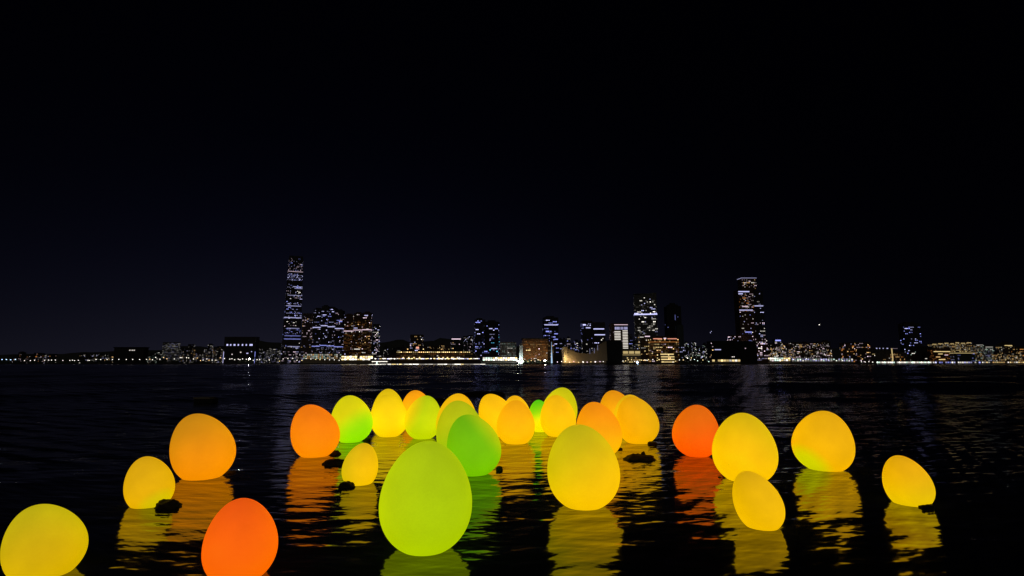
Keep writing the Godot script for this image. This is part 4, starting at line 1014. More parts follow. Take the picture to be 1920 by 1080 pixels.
	tower("office_building", "amber building with short bright horizontal strips near the right edge", "building", "", 1602.3, -2017.0, 3.6, 65.4, 34.0, 55.4, 0, 1.00, "rust", "flat", [[5, 6, 0.25, "O", 0.12, 0.0, 0.9]], [[0.78, 2.6, 0.0, 0.95, "Y", 0.9], [0.62, 2.4, 0.25, 0.5, "Y", 0.9], [0.55, 2.4, 0.6, 0.8, "P", 0.8], [0.42, 2.4, 0.1, 0.35, "A", 0.9], [0.25, 2.6, 0.25, 0.62, "Y", 1.0]])
	tower("apartment_tower", "first cream lit slab from the left in the row behind the amber striped building", "building", "cream lit slabs near the right edge", 1772.5, -2262.0, 3.6, 21.0, 24.0, 82.5, 0, 1.00, "cream", "flat", [[4.6, 3.2, 0.55, "YAW", 0.26, 0.0, 0.95]], [[0.45, 24.0, 0.82, 0.97, "Y", 0.55], [0.96, 2.0, 0.1, 0.9, "Y", 0.6]])
	tower("apartment_tower", "second cream lit slab from the left in the row behind the amber striped building", "building", "cream lit slabs near the right edge", 1798.1, -2262.0, 3.6, 23.2, 24.0, 84.7, 0, 1.00, "cream", "flat", [[4.6, 3.2, 0.55, "YAW", 0.26, 0.0, 0.95]], [[0.45, 24.0, 0.82, 0.97, "Y", 0.55], [0.96, 2.0, 0.1, 0.9, "Y", 0.6]])
	tower("apartment_tower", "third cream lit slab from the left in the row behind the amber striped building", "building", "cream lit slabs near the right edge", 1823.7, -2262.0, 3.6, 21.0, 24.0, 86.9, 0, 1.00, "cream", "flat", [[4.6, 3.2, 0.55, "YAW", 0.26, 0.0, 0.95]], [[0.45, 24.0, 0.82, 0.97, "Y", 0.55], [0.96, 2.0, 0.1, 0.9, "Y", 0.6]])
	tower("apartment_tower", "fourth cream lit slab from the left in the row behind the amber striped building", "building", "cream lit slabs near the right edge", 1847.1, -2262.0, 3.6, 18.7, 24.0, 84.7, 0, 1.00, "cream", "flat", [[4.6, 3.2, 0.55, "YAW", 0.26, 0.0, 0.95]], [[0.45, 24.0, 0.82, 0.97, "Y", 0.55], [0.96, 2.0, 0.1, 0.9, "Y", 0.6]])
	tower("apartment_tower", "fifth cream lit slab from the left in the row behind the amber striped building", "building", "cream lit slabs near the right edge", 1869.4, -2262.0, 3.6, 18.7, 24.0, 89.1, 0, 1.00, "cream", "flat", [[4.6, 3.2, 0.55, "YAW", 0.26, 0.0, 0.95]], [[0.45, 24.0, 0.82, 0.97, "Y", 0.55], [0.96, 2.0, 0.1, 0.9, "Y", 0.6]])
	tower("apartment_tower", "sixth cream lit slab from the left in the row behind the amber striped building", "building", "cream lit slabs near the right edge", 1892.9, -2262.0, 3.6, 21.0, 24.0, 86.9, 0, 1.00, "cream", "flat", [[4.6, 3.2, 0.55, "YAW", 0.26, 0.0, 0.95]], [[0.45, 24.0, 0.82, 0.97, "Y", 0.55], [0.96, 2.0, 0.1, 0.9, "Y", 0.6]])
	tower("apartment_tower", "seventh cream lit slab from the left in the row behind the amber striped building", "building", "cream lit slabs near the right edge", 1918.5, -2262.0, 3.6, 23.2, 24.0, 89.1, 0, 1.00, "cream", "flat", [[4.6, 3.2, 0.55, "YAW", 0.26, 0.0, 0.95]], [[0.45, 24.0, 0.82, 0.97, "Y", 0.55], [0.96, 2.0, 0.1, 0.9, "Y", 0.6]])
	tower("office_building", "dark blue glass building with a pale base in front of the cream slabs", "building", "", 1666.7, -1995.0, 3.6, 76.5, 30.0, 39.2, 0, 1.00, "teal", "flat", [[5, 6, 0.12, "CB", 0.3, 0.0, 0.95]], [[0.95, 1.6, 0.0, 1.0, "Y", 0.6]])
	tower("apartment_tower", "left grey green tower with a dim roof line near the right edge", "building", "", 1874.8, -2162.0, 3.6, 34.1, 24.0, 76.6, 0, 1.00, "grey", "flat", [[4.6, 4, 0.4, "GWA", 0.22, 0.0, 0.95]], [[0.95, 2.0, 0.1, 0.9, "W", 0.35]])
	tower("apartment_tower", "right grey green tower with a dim roof line near the right edge", "building", "", 1912.1, -2162.0, 3.6, 36.2, 24.0, 70.2, 0, 1.00, "grey", "flat", [[4.6, 4, 0.4, "GWC", 0.25, 0.0, 0.95]], [[0.92, 2.0, 0.1, 0.9, "W", 0.45]])
	tower("apartment_tower", "stepped tower with an arched pale roof outline at the right edge", "building", "", 1943.5, -2114.0, 3.6, 49.9, 28.0, 72.7, 0, 1.00, "brown", "step", [[4.6, 4.4, 0.42, "YWA", 0.35, 0.0, 0.95]], [[0.95, 2.4, 0.2, 0.8, "Y", 0.8]])
	tower("apartment_tower", "brown tower cut by the right edge of the picture", "building", "", 1980.7, -2094.0, 3.6, 53.6, 28.0, 63.8, 0, 1.00, "brown", "flat", [[4.6, 4.4, 0.42, "AYO", 0.4, 0.0, 0.95]], [])
	tower("apartment_tower", "first low block from left in the low row along the right edge shore", "building", "low blocks at the right edge shore", 1866.9, -2071.0, 3.6, 20.5, 20.5, 37.0, 5, 1.00, "brown", "plant", [[3.5, 3.9, 0.541908628726679, "AYWA", 0.6, 0.02, 0.97]], [])
	tower("apartment_tower", "second low block from left in the low row along the right edge shore", "building", "low blocks at the right edge shore", 1880.3, -2058.1, 3.6, 20.7, 20.7, 29.4, -14, 1.00, "brown", "flat", [[3.5, 3.9, 0.446077530611181, "AYWA", 0.6, 0.02, 0.97]], [])
	tower("apartment_tower", "third low block from left in the low row along the right edge shore", "building", "low blocks at the right edge shore", 1908.7, -2063.3, 3.6, 21.7, 21.7, 33.7, 7, 1.00, "brown", "plant", [[3.5, 3.9, 0.5434497919094282, "AYWA", 0.6, 0.02, 0.97]], [])
	tower("apartment_tower", "fourth low block from left in the low row along the right edge shore", "building", "low blocks at the right edge shore", 1953.6, -2083.0, 3.6, 22.8, 22.8, 42.1, 14, 1.00, "brown", "flat", [[3.5, 3.9, 0.7187374548476336, "AYWA", 0.6, 0.02, 0.97]], [])
	tower("apartment_tower", "fifth low block from left in the low row along the right edge shore", "building", "low blocks at the right edge shore", 1984.7, -2090.7, 3.6, 24.5, 24.5, 28.0, -12, 1.00, "brown", "plant", [[3.5, 3.9, 0.4313690051673366, "AYWA", 0.6, 0.02, 0.97]], [])
	arcade("promenade_gallery", "long white lit promenade gallery under the lone blue dotted tower", "building", 1184.4, 1363.0, -1750.0, 14.0, 3.8, 9.6, "WGW", 1.36, 0.22, 6.0)
	arcade("promenade_gallery", "blue white lit promenade gallery near the right edge", "building", 1389.9, 1548.6, -1780.0, 14.0, 3.8, 9.4, "WCB", 1.02, 0.30, 7.0)
	arcade("promenade_gallery", "warm lit promenade gallery cut by the right edge", "building", 1560.9, 1773.7, -1790.0, 14.0, 4.5, 9.4, "AYW", 0.68, 0.40, 7.0)
	# lamps along the shores
	lamp("first from left of the bluish quay lamps at the far left", "bluish quay lamps at the far left", -2037.2, -2150.0, 3.6, 18.7, "L", 2.4, 1.88)
	lamp("second from left of the bluish quay lamps at the far left", "bluish quay lamps at the far left", -2020.2, -2150.0, 3.6, 18.7, "L", 2.4, 1.88)
	lamp("third from left of the bluish quay lamps at the far left", "bluish quay lamps at the far left", -2003.0, -2150.0, 3.6, 17.7, "L", 2.4, 1.88)
	lamp("fourth from left of the bluish quay lamps at the far left", "bluish quay lamps at the far left", -1984.0, -2150.0, 3.6, 18.7, "L", 2.4, 1.88)
	lamp("first from left of the quay lamps left of the dark hall", "quay lamps left of the dark hall", -1947.2, -2150.0, 3.6, 14.3, "W", 2.4, 1.38)
	lamp("second from left of the quay lamps left of the dark hall", "quay lamps left of the dark hall", -1923.8, -2150.0, 3.6, 14.6, "W", 2.4, 1.38)
	lamp("third from left of the quay lamps left of the dark hall", "quay lamps left of the dark hall", -1906.9, -2150.0, 3.6, 16.0, "W", 2.4, 1.38)
	lamp("fourth from left of the quay lamps left of the dark hall", "quay lamps left of the dark hall", -1866.4, -2150.0, 3.6, 15.8, "W", 2.4, 1.38)
	lamp("fifth from left of the quay lamps left of the dark hall", "quay lamps left of the dark hall", -1851.6, -2150.0, 3.6, 16.5, "W", 2.4, 1.38)
	lamp("sixth from left of the quay lamps left of the dark hall", "quay lamps left of the dark hall", -1838.8, -2150.0, 3.6, 16.3, "W", 2.4, 1.38)
	lamp("seventh from left of the quay lamps left of the dark hall", "quay lamps left of the dark hall", -1823.9, -2150.0, 3.6, 16.6, "W", 2.4, 1.38)
	lamp("eighth from left of the quay lamps left of the dark hall", "quay lamps left of the dark hall", -1793.9, -2150.0, 3.6, 15.1, "W", 2.4, 1.38)
	lamp("ninth from left of the quay lamps left of the dark hall", "quay lamps left of the dark hall", -1766.2, -2150.0, 3.6, 15.1, "W", 2.4, 1.38)
	lamp("tenth from left of the quay lamps left of the dark hall", "quay lamps left of the dark hall", -1755.7, -2150.0, 3.6, 16.2, "W", 2.4, 1.38)
	lamp("eleventh from left of the quay lamps left of the dark hall", "quay lamps left of the dark hall", -1746.9, -2150.0, 3.6, 14.5, "W", 2.4, 1.38)
	lamp("twelfth from left of the quay lamps left of the dark hall", "quay lamps left of the dark hall", -1732.1, -2150.0, 3.6, 15.4, "W", 2.4, 1.38)
	lamp("thirteenth from left of the quay lamps left of the dark hall", "quay lamps left of the dark hall", -1693.7, -2150.0, 3.6, 15.1, "W", 2.4, 1.38)
	lamp("fourteenth from left of the quay lamps left of the dark hall", "quay lamps left of the dark hall", -1687.3, -2150.0, 3.6, 14.9, "W", 2.4, 1.38)
	lamp("first from left of the quay lamps before the dark hall", "quay lamps before the dark hall", -1639.1, -2120.0, 3.6, 19.1, "W", 2.4, 1.50)
	lamp("second from left of the quay lamps before the dark hall", "quay lamps before the dark hall", -1620.1, -2120.0, 3.6, 18.3, "W", 2.4, 1.50)
	lamp("third from left of the quay lamps before the dark hall", "quay lamps before the dark hall", -1594.9, -2120.0, 3.6, 18.8, "W", 2.4, 1.50)
	lamp("fourth from left of the quay lamps before the dark hall", "quay lamps before the dark hall", -1573.9, -2120.0, 3.6, 18.7, "W", 2.4, 1.50)
	lamp("fifth from left of the quay lamps before the dark hall", "quay lamps before the dark hall", -1548.7, -2120.0, 3.6, 19.2, "W", 2.4, 1.50)
	lamp("sixth from left of the quay lamps before the dark hall", "quay lamps before the dark hall", -1519.3, -2120.0, 3.6, 19.0, "W", 2.4, 1.50)
	lamp("seventh from left of the quay lamps before the dark hall", "quay lamps before the dark hall", -1494.0, -2120.0, 3.6, 18.8, "W", 2.4, 1.50)
	lamp("eighth from left of the quay lamps before the dark hall", "quay lamps before the dark hall", -1466.7, -2120.0, 3.6, 18.4, "W", 2.4, 1.50)
	lamp("ninth from left of the quay lamps before the dark hall", "quay lamps before the dark hall", -1439.4, -2120.0, 3.6, 18.8, "W", 2.4, 1.50)
	lamp("first from left of the quay lamps between hall and slab block", "quay lamps between hall and slab block", -1400.0, -2080.0, 3.6, 19.5, "A", 2.4, 1.50)
	lamp("second from left of the quay lamps between hall and slab block", "quay lamps between hall and slab block", -1389.4, -2080.0, 3.6, 17.1, "W", 2.4, 1.50)
	lamp("third from left of the quay lamps between hall and slab block", "quay lamps between hall and slab block", -1377.9, -2080.0, 3.6, 26.2, "W", 2.4, 1.50)
	lamp("fourth from left of the quay lamps between hall and slab block", "quay lamps between hall and slab block", -1360.8, -2080.0, 3.6, 19.5, "W", 2.4, 1.50)
	lamp("fifth from left of the quay lamps between hall and slab block", "quay lamps between hall and slab block", -1346.9, -2080.0, 3.6, 25.9, "A", 2.4, 1.50)
	lamp("sixth from left of the quay lamps between hall and slab block", "quay lamps between hall and slab block", -1334.1, -2080.0, 3.6, 20.7, "A", 2.4, 1.50)
	lamp("seventh from left of the quay lamps between hall and slab block", "quay lamps between hall and slab block", -1305.2, -2080.0, 3.6, 20.4, "W", 2.4, 1.50)
	lamp("eighth from left of the quay lamps between hall and slab block", "quay lamps between hall and slab block", -1282.9, -2080.0, 3.6, 25.1, "W", 2.4, 1.50)
	lamp("ninth from left of the quay lamps between hall and slab block", "quay lamps between hall and slab block", -1276.8, -2080.0, 3.6, 25.4, "W", 2.4, 1.50)
	lamp("tenth from left of the quay lamps between hall and slab block", "quay lamps between hall and slab block", -1258.2, -2080.0, 3.6, 25.5, "W", 2.4, 1.50)
	lamp("eleventh from left of the quay lamps between hall and slab block", "quay lamps between hall and slab block", -1249.9, -2080.0, 3.6, 24.2, "W", 2.4, 1.50)
	lamp("twelfth from left of the quay lamps between hall and slab block", "quay lamps between hall and slab block", -1231.0, -2080.0, 3.6, 20.2, "W", 2.4, 1.50)
	lamp("thirteenth from left of the quay lamps between hall and slab block", "quay lamps between hall and slab block", -1216.8, -2080.0, 3.6, 23.7, "A", 2.4, 1.50)
	lamp("fourteenth from left of the quay lamps between hall and slab block", "quay lamps between hall and slab block", -1203.7, -2080.0, 3.6, 14.3, "A", 2.4, 1.50)
	lamp("fifteenth from left of the quay lamps between hall and slab block", "quay lamps between hall and slab block", -1193.5, -2080.0, 3.6, 16.1, "W", 2.4, 1.50)
	lamp("sixteenth from left of the quay lamps between hall and slab block", "quay lamps between hall and slab block", -1179.4, -2080.0, 3.6, 20.0, "W", 2.4, 1.50)
	lamp("seventeenth from left of the quay lamps between hall and slab block", "quay lamps between hall and slab block", -1170.8, -2080.0, 3.6, 15.8, "A", 2.4, 1.50)
	lamp("eighteenth from left of the quay lamps between hall and slab block", "quay lamps between hall and slab block", -1158.5, -2080.0, 3.6, 16.1, "W", 2.4, 1.50)
	lamp("nineteenth from left of the quay lamps between hall and slab block", "quay lamps between hall and slab block", -1144.0, -2080.0, 3.6, 15.5, "W", 2.4, 1.50)
	lamp("twentieth from left of the quay lamps between hall and slab block", "quay lamps between hall and slab block", -1128.2, -2080.0, 3.6, 24.9, "A", 2.4, 1.50)
	lamp("first from left of the quay lamps below the black slab block", "quay lamps below the black slab block", -1100.8, -2060.0, 3.6, 21.7, "W", 2.4, 1.62)
	lamp("second from left of the quay lamps below the black slab block", "quay lamps below the black slab block", -1080.2, -2060.0, 3.6, 19.7, "W", 2.4, 1.62)
	lamp("third from left of the quay lamps below the black slab block", "quay lamps below the black slab block", -1072.2, -2060.0, 3.6, 21.0, "W", 2.4, 1.62)
	lamp("fourth from left of the quay lamps below the black slab block", "quay lamps below the black slab block", -1061.7, -2060.0, 3.6, 17.1, "W", 2.4, 1.62)
	lamp("fifth from left of the quay lamps below the black slab block", "quay lamps below the black slab block", -1047.6, -2060.0, 3.6, 19.6, "W", 2.4, 1.62)
	lamp("sixth from left of the quay lamps below the black slab block", "quay lamps below the black slab block", -1041.3, -2060.0, 3.6, 17.5, "W", 2.4, 1.62)
	lamp("seventh from left of the quay lamps below the black slab block", "quay lamps below the black slab block", -1031.3, -2060.0, 3.6, 20.3, "W", 2.4, 1.62)
	lamp("eighth from left of the quay lamps below the black slab block", "quay lamps below the black slab block", -1016.9, -2060.0, 3.6, 18.9, "W", 2.4, 1.62)
	lamp("ninth from left of the quay lamps below the black slab block", "quay lamps below the black slab block", -990.1, -2060.0, 3.6, 14.8, "W", 2.4, 1.62)
	lamp("tenth from left of the quay lamps below the black slab block", "quay lamps below the black slab block", -975.9, -2060.0, 3.6, 17.3, "W", 2.4, 1.62)
	lamp("eleventh from left of the quay lamps below the black slab block", "quay lamps below the black slab block", -965.8, -2060.0, 3.6, 18.2, "W", 2.4, 1.62)
	lamp("twelfth from left of the quay lamps below the black slab block", "quay lamps below the black slab block", -928.9, -2060.0, 3.6, 16.2, "W", 2.4, 1.62)
	lamp("very bright white quay lamp below the right edge of the black slab block", "", -995.0, -2040.0, 3.6, 19.9, "W", 110.0, 3.00)
	lamp("first from left of the quay lamps below the tallest tower", "quay lamps below the tallest tower", -859.6, -1990.0, 3.6, 11.8, "Y", 2.4, 1.50)
	lamp("second from left of the quay lamps below the tallest tower", "quay lamps below the tallest tower", -846.3, -1990.0, 3.6, 19.5, "W", 2.4, 1.50)
	lamp("third from left of the quay lamps below the tallest tower", "quay lamps below the tallest tower", -828.6, -1990.0, 3.6, 20.6, "W", 2.4, 1.50)
	lamp("fourth from left of the quay lamps below the tallest tower", "quay lamps below the tallest tower", -810.9, -1990.0, 3.6, 21.6, "W", 2.4, 1.50)
	lamp("fifth from left of the quay lamps below the tallest tower", "quay lamps below the tallest tower", -794.7, -1990.0, 3.6, 14.7, "W", 2.4, 1.50)
	lamp("sixth from left of the quay lamps below the tallest tower", "quay lamps below the tallest tower", -777.0, -1990.0, 3.6, 14.4, "Y", 2.4, 1.50)
	lamp("seventh from left of the quay lamps below the tallest tower", "quay lamps below the tallest tower", -761.6, -1990.0, 3.6, 21.5, "W", 2.4, 1.50)
	lamp("eighth from left of the quay lamps below the tallest tower", "quay lamps below the tallest tower", -743.7, -1990.0, 3.6, 19.2, "W", 2.4, 1.50)
	lamp("ninth from left of the quay lamps below the tallest tower", "quay lamps below the tallest tower", -725.9, -1990.0, 3.6, 17.7, "Y", 2.4, 1.50)
	lamp("tenth from left of the quay lamps below the tallest tower", "quay lamps below the tallest tower", -710.0, -1990.0, 3.6, 17.1, "Y", 2.4, 1.50)
	lamp("eleventh from left of the quay lamps below the tallest tower", "quay lamps below the tallest tower", -692.3, -1990.0, 3.6, 17.0, "W", 2.4, 1.50)
	lamp("twelfth from left of the quay lamps below the tallest tower", "quay lamps below the tallest tower", -674.5, -1990.0, 3.6, 16.3, "W", 2.4, 1.50)
	lamp("thirteenth from left of the quay lamps below the tallest tower", "quay lamps below the tallest tower", -656.8, -1990.0, 3.6, 16.4, "W", 2.4, 1.50)
	lamp("fourteenth from left of the quay lamps below the tallest tower", "quay lamps below the tallest tower", -638.9, -1990.0, 3.6, 14.6, "W", 2.4, 1.50)
	lamp("first from left of the quay lamps left of the clock tower", "quay lamps left of the clock tower", -24.3, -1440.0, 3.6, 11.7, "W", 2.4, 1.12)
	lamp("second from left of the quay lamps left of the clock tower", "quay lamps left of the clock tower", -14.3, -1440.0, 3.6, 14.0, "W", 2.4, 1.12)
	lamp("third from left of the quay lamps left of the clock tower", "quay lamps left of the clock tower", -4.3, -1440.0, 3.6, 13.1, "W", 2.4, 1.12)
	lamp("fourth from left of the quay lamps left of the clock tower", "quay lamps left of the clock tower", 4.3, -1440.0, 3.6, 14.6, "W", 2.4, 1.12)
	lamp("fifth from left of the quay lamps left of the clock tower", "quay lamps left of the clock tower", 12.8, -1440.0, 3.6, 14.5, "W", 2.4, 1.12)
	lamp("very bright white quay lamp at the foot of the clock tower", "", 16.9, -1425.0, 3.6, 9.2, "W", 70.0, 2.25)
	lamp("first from left of the quay lamps before the amber brown hotel", "quay lamps before the amber brown hotel", 34.0, -1430.0, 3.6, 14.2, "W", 2.4, 1.00)
	lamp("second from left of the quay lamps before the amber brown hotel", "quay lamps before the amber brown hotel", 42.5, -1430.0, 3.6, 8.5, "Y", 2.4, 1.00)
	lamp("third from left of the quay lamps before the amber brown hotel", "quay lamps before the amber brown hotel", 51.0, -1430.0, 3.6, 10.7, "Y", 2.4, 1.00)
	lamp("fourth from left of the quay lamps before the amber brown hotel", "quay lamps before the amber brown hotel", 60.9, -1430.0, 3.6, 9.2, "W", 2.4, 1.00)
	lamp("fifth from left of the quay lamps before the amber brown hotel", "quay lamps before the amber brown hotel", 69.4, -1430.0, 3.6, 12.4, "W", 2.4, 1.00)
	lamp("sixth from left of the quay lamps before the amber brown hotel", "quay lamps before the amber brown hotel", 75.1, -1430.0, 3.6, 10.7, "Y", 2.4, 1.00)
	lamp("very bright white flood lamp on the quay between hotel and lit mast", "", 87.2, -1420.0, 3.6, 10.6, "W", 80.0, 2.12)
	lamp("first from left of the quay lamps below the curved roof hall", "quay lamps below the curved roof hall", 117.9, -1400.0, 3.6, 6.9, "P", 2.4, 1.12)
	lamp("second from left of the quay lamps below the curved roof hall", "quay lamps below the curved roof hall", 129.0, -1400.0, 3.6, 8.0, "W", 2.4, 1.12)
	lamp("third from left of the quay lamps below the curved roof hall", "quay lamps below the curved roof hall", 138.7, -1400.0, 3.6, 8.3, "W", 2.4, 1.12)
	lamp("fourth from left of the quay lamps below the curved roof hall", "quay lamps below the curved roof hall", 149.8, -1400.0, 3.6, 6.3, "W", 2.4, 1.12)
	lamp("fifth from left of the quay lamps below the curved roof hall", "quay lamps below the curved roof hall", 160.9, -1400.0, 3.6, 8.0, "P", 2.4, 1.12)
	lamp("sixth from left of the quay lamps below the curved roof hall", "quay lamps below the curved roof hall", 173.3, -1400.0, 3.6, 6.2, "Y", 2.4, 1.12)
	lamp("seventh from left of the quay lamps below the curved roof hall", "quay lamps below the curved roof hall", 185.8, -1400.0, 3.6, 6.1, "W", 2.4, 1.12)
	lamp("eighth from left of the quay lamps below the curved roof hall", "quay lamps below the curved roof hall", 195.5, -1400.0, 3.6, 6.5, "P", 2.4, 1.12)
	lamp("ninth from left of the quay lamps below the curved roof hall", "quay lamps below the curved roof hall", 205.2, -1400.0, 3.6, 7.1, "Y", 2.4, 1.12)
	lamp("tenth from left of the quay lamps below the curved roof hall", "quay lamps below the curved roof hall", 217.7, -1400.0, 3.6, 7.8, "P", 2.4, 1.12)
	lamp("eleventh from left of the quay lamps below the curved roof hall", "quay lamps below the curved roof hall", 228.8, -1400.0, 3.6, 7.6, "P", 2.4, 1.12)
	lamp("twelfth from left of the quay lamps below the curved roof hall", "quay lamps below the curved roof hall", 237.2, -1400.0, 3.6, 7.7, "W", 2.4, 1.12)
	lamp("first from left of the bright quay lamps below the curved roof hall", "bright quay lamps below the curved roof hall", 183.8, -1395.0, 3.6, 7.0, "W", 2.4, 1.62)
	lamp("second from left of the bright quay lamps below the curved roof hall", "bright quay lamps below the curved roof hall", 215.6, -1395.0, 3.6, 7.0, "W", 2.4, 1.62)
	lamp("first from left of the quay lamps below the cream lit building", "quay lamps below the cream lit building", 296.8, -1440.0, 3.6, 9.4, "W", 2.4, 1.12)
	lamp("second from left of the quay lamps below the cream lit building", "quay lamps below the cream lit building", 303.9, -1440.0, 3.6, 9.8, "Y", 2.4, 1.12)
	lamp("third from left of the quay lamps below the cream lit building", "quay lamps below the cream lit building", 311.1, -1440.0, 3.6, 12.7, "Y", 2.4, 1.12)
	lamp("fourth from left of the quay lamps below the cream lit building", "quay lamps below the cream lit building", 319.7, -1440.0, 3.6, 12.7, "Y", 2.4, 1.12)
	lamp("fifth from left of the quay lamps below the cream lit building", "quay lamps below the cream lit building", 328.1, -1440.0, 3.6, 8.5, "W", 2.4, 1.12)
	lamp("sixth from left of the quay lamps below the cream lit building", "quay lamps below the cream lit building", 335.3, -1440.0, 3.6, 9.2, "W", 2.4, 1.12)
	lamp("seventh from left of the quay lamps below the cream lit building", "quay lamps below the cream lit building", 346.8, -1440.0, 3.6, 11.8, "Y", 2.4, 1.12)
	lamp("eighth from left of the quay lamps below the cream lit building", "quay lamps below the cream lit building", 355.4, -1440.0, 3.6, 12.4, "W", 2.4, 1.12)
	lamp("ninth from left of the quay lamps below the cream lit building", "quay lamps below the cream lit building", 365.4, -1440.0, 3.6, 13.4, "Y", 2.4, 1.12)
	lamp("tenth from left of the quay lamps below the cream lit building", "quay lamps below the cream lit building", 376.8, -1440.0, 3.6, 13.3, "W", 2.4, 1.12)
	lamp("first from left of the quay lamps right of the amber hotel", "quay lamps right of the amber hotel", 396.2, -1470.0, 3.6, 11.3, "Y", 2.4, 1.12)
	lamp("second from left of the quay lamps right of the amber hotel", "quay lamps right of the amber hotel", 412.1, -1470.0, 3.6, 7.3, "Y", 2.4, 1.12)
	lamp("third from left of the quay lamps right of the amber hotel", "quay lamps right of the amber hotel", 428.4, -1470.0, 3.6, 14.5, "Y", 2.4, 1.12)
	lamp("fourth from left of the quay lamps right of the amber hotel", "quay lamps right of the amber hotel", 439.7, -1470.0, 3.6, 7.0, "W", 2.4, 1.12)
	lamp("fifth from left of the quay lamps right of the amber hotel", "quay lamps right of the amber hotel", 457.4, -1470.0, 3.6, 12.5, "W", 2.4, 1.12)
	lamp("sixth from left of the quay lamps right of the amber hotel", "quay lamps right of the amber hotel", 467.6, -1470.0, 3.6, 12.5, "Y", 2.4, 1.12)
	lamp("seventh from left of the quay lamps right of the amber hotel", "quay lamps right of the amber hotel", 479.5, -1470.0, 3.6, 16.8, "W", 2.4, 1.12)
	lamp("eighth from left of the quay lamps right of the amber hotel", "quay lamps right of the amber hotel", 489.8, -1470.0, 3.6, 18.0, "Y", 2.4, 1.12)
	lamp("ninth from left of the quay lamps right of the amber hotel", "quay lamps right of the amber hotel", 498.3, -1470.0, 3.6, 13.7, "G", 2.4, 1.12)
	lamp("tenth from left of the quay lamps right of the amber hotel", "quay lamps right of the amber hotel", 506.9, -1470.0, 3.6, 10.2, "G", 2.4, 1.12)
	lamp("eleventh from left of the quay lamps right of the amber hotel", "quay lamps right of the amber hotel", 521.5, -1470.0, 3.6, 12.3, "Y", 2.4, 1.12)
	lamp("twelfth from left of the quay lamps right of the amber hotel", "quay lamps right of the amber hotel", 537.3, -1470.0, 3.6, 8.1, "G", 2.4, 1.12)
	lamp("very bright lamp at the water edge below the cream lit building", "", 325.8, -1400.0, 3.6, 5.6, "L", 40.0, 1.62)
	lamp("first from left of the quay lamps right of the market hall", "quay lamps right of the market hall", 789.2, -1830.0, 3.6, 18.9, "Y", 2.4, 1.38)
	lamp("second from left of the quay lamps right of the market hall", "quay lamps right of the market hall", 801.5, -1830.0, 3.6, 12.8, "W", 2.4, 1.38)
	lamp("third from left of the quay lamps right of the market hall", "quay lamps right of the market hall", 817.9, -1830.0, 3.6, 14.4, "W", 2.4, 1.38)
	lamp("fourth from left of the quay lamps right of the market hall", "quay lamps right of the market hall", 839.8, -1830.0, 3.6, 16.0, "P", 2.4, 1.38)
	lamp("fifth from left of the quay lamps right of the market hall", "quay lamps right of the market hall", 855.8, -1830.0, 3.6, 12.1, "Y", 2.4, 1.38)
	lamp("sixth from left of the quay lamps right of the market hall", "quay lamps right of the market hall", 870.3, -1830.0, 3.6, 10.9, "Y", 2.4, 1.38)
	lamp("seventh from left of the quay lamps right of the market hall", "quay lamps right of the market hall", 886.6, -1830.0, 3.6, 11.6, "P", 2.4, 1.38)
	lamp("eighth from left of the quay lamps right of the market hall", "quay lamps right of the market hall", 912.0, -1830.0, 3.6, 11.1, "Y", 2.4, 1.38)
	lamp("ninth from left of the quay lamps right of the market hall", "quay lamps right of the market hall", 934.1, -1830.0, 3.6, 15.8, "P", 2.4, 1.38)
	lamp("tenth from left of the quay lamps right of the market hall", "quay lamps right of the market hall", 957.7, -1830.0, 3.6, 16.3, "W", 2.4, 1.38)
	lamp("eleventh from left of the quay lamps right of the market hall", "quay lamps right of the market hall", 979.4, -1830.0, 3.6, 15.1, "W", 2.4, 1.38)
	lamp("twelfth from left of the quay lamps right of the market hall", "quay lamps right of the market hall", 1001.5, -1830.0, 3.6, 19.4, "W", 2.4, 1.38)
	lamp("thirteenth from left of the quay lamps right of the market hall", "quay lamps right of the market hall", 1028.4, -1830.0, 3.6, 15.5, "W", 2.4, 1.38)
	lamp("fourteenth from left of the quay lamps right of the market hall", "quay lamps right of the market hall", 1053.8, -1830.0, 3.6, 15.5, "P", 2.4, 1.38)
	lamp("fifteenth from left of the quay lamps right of the market hall", "quay lamps right of the market hall", 1075.5, -1830.0, 3.6, 15.0, "P", 2.4, 1.38)
	lamp("sixteenth from left of the quay lamps right of the market hall", "quay lamps right of the market hall", 1102.5, -1830.0, 3.6, 12.3, "W", 2.4, 1.38)
	lamp("seventeenth from left of the quay lamps right of the market hall", "quay lamps right of the market hall", 1124.2, -1830.0, 3.6, 12.2, "W", 2.4, 1.38)
	lamp("eighteenth from left of the quay lamps right of the market hall", "quay lamps right of the market hall", 1145.9, -1830.0, 3.6, 11.8, "P", 2.4, 1.38)
	lamp("first from left of the quay lamps before the brown blocks", "quay lamps before the brown blocks", 1167.9, -1800.0, 3.6, 8.5, "W", 2.4, 1.25)
	lamp("second from left of the quay lamps before the brown blocks", "quay lamps before the brown blocks", 1180.3, -1800.0, 3.6, 8.0, "W", 2.4, 1.25)
	lamp("third from left of the quay lamps before the brown blocks", "quay lamps before the brown blocks", 1192.9, -1800.0, 3.6, 8.8, "W", 2.4, 1.25)
	lamp("fourth from left of the quay lamps before the brown blocks", "quay lamps before the brown blocks", 1205.2, -1800.0, 3.6, 7.7, "W", 2.4, 1.25)

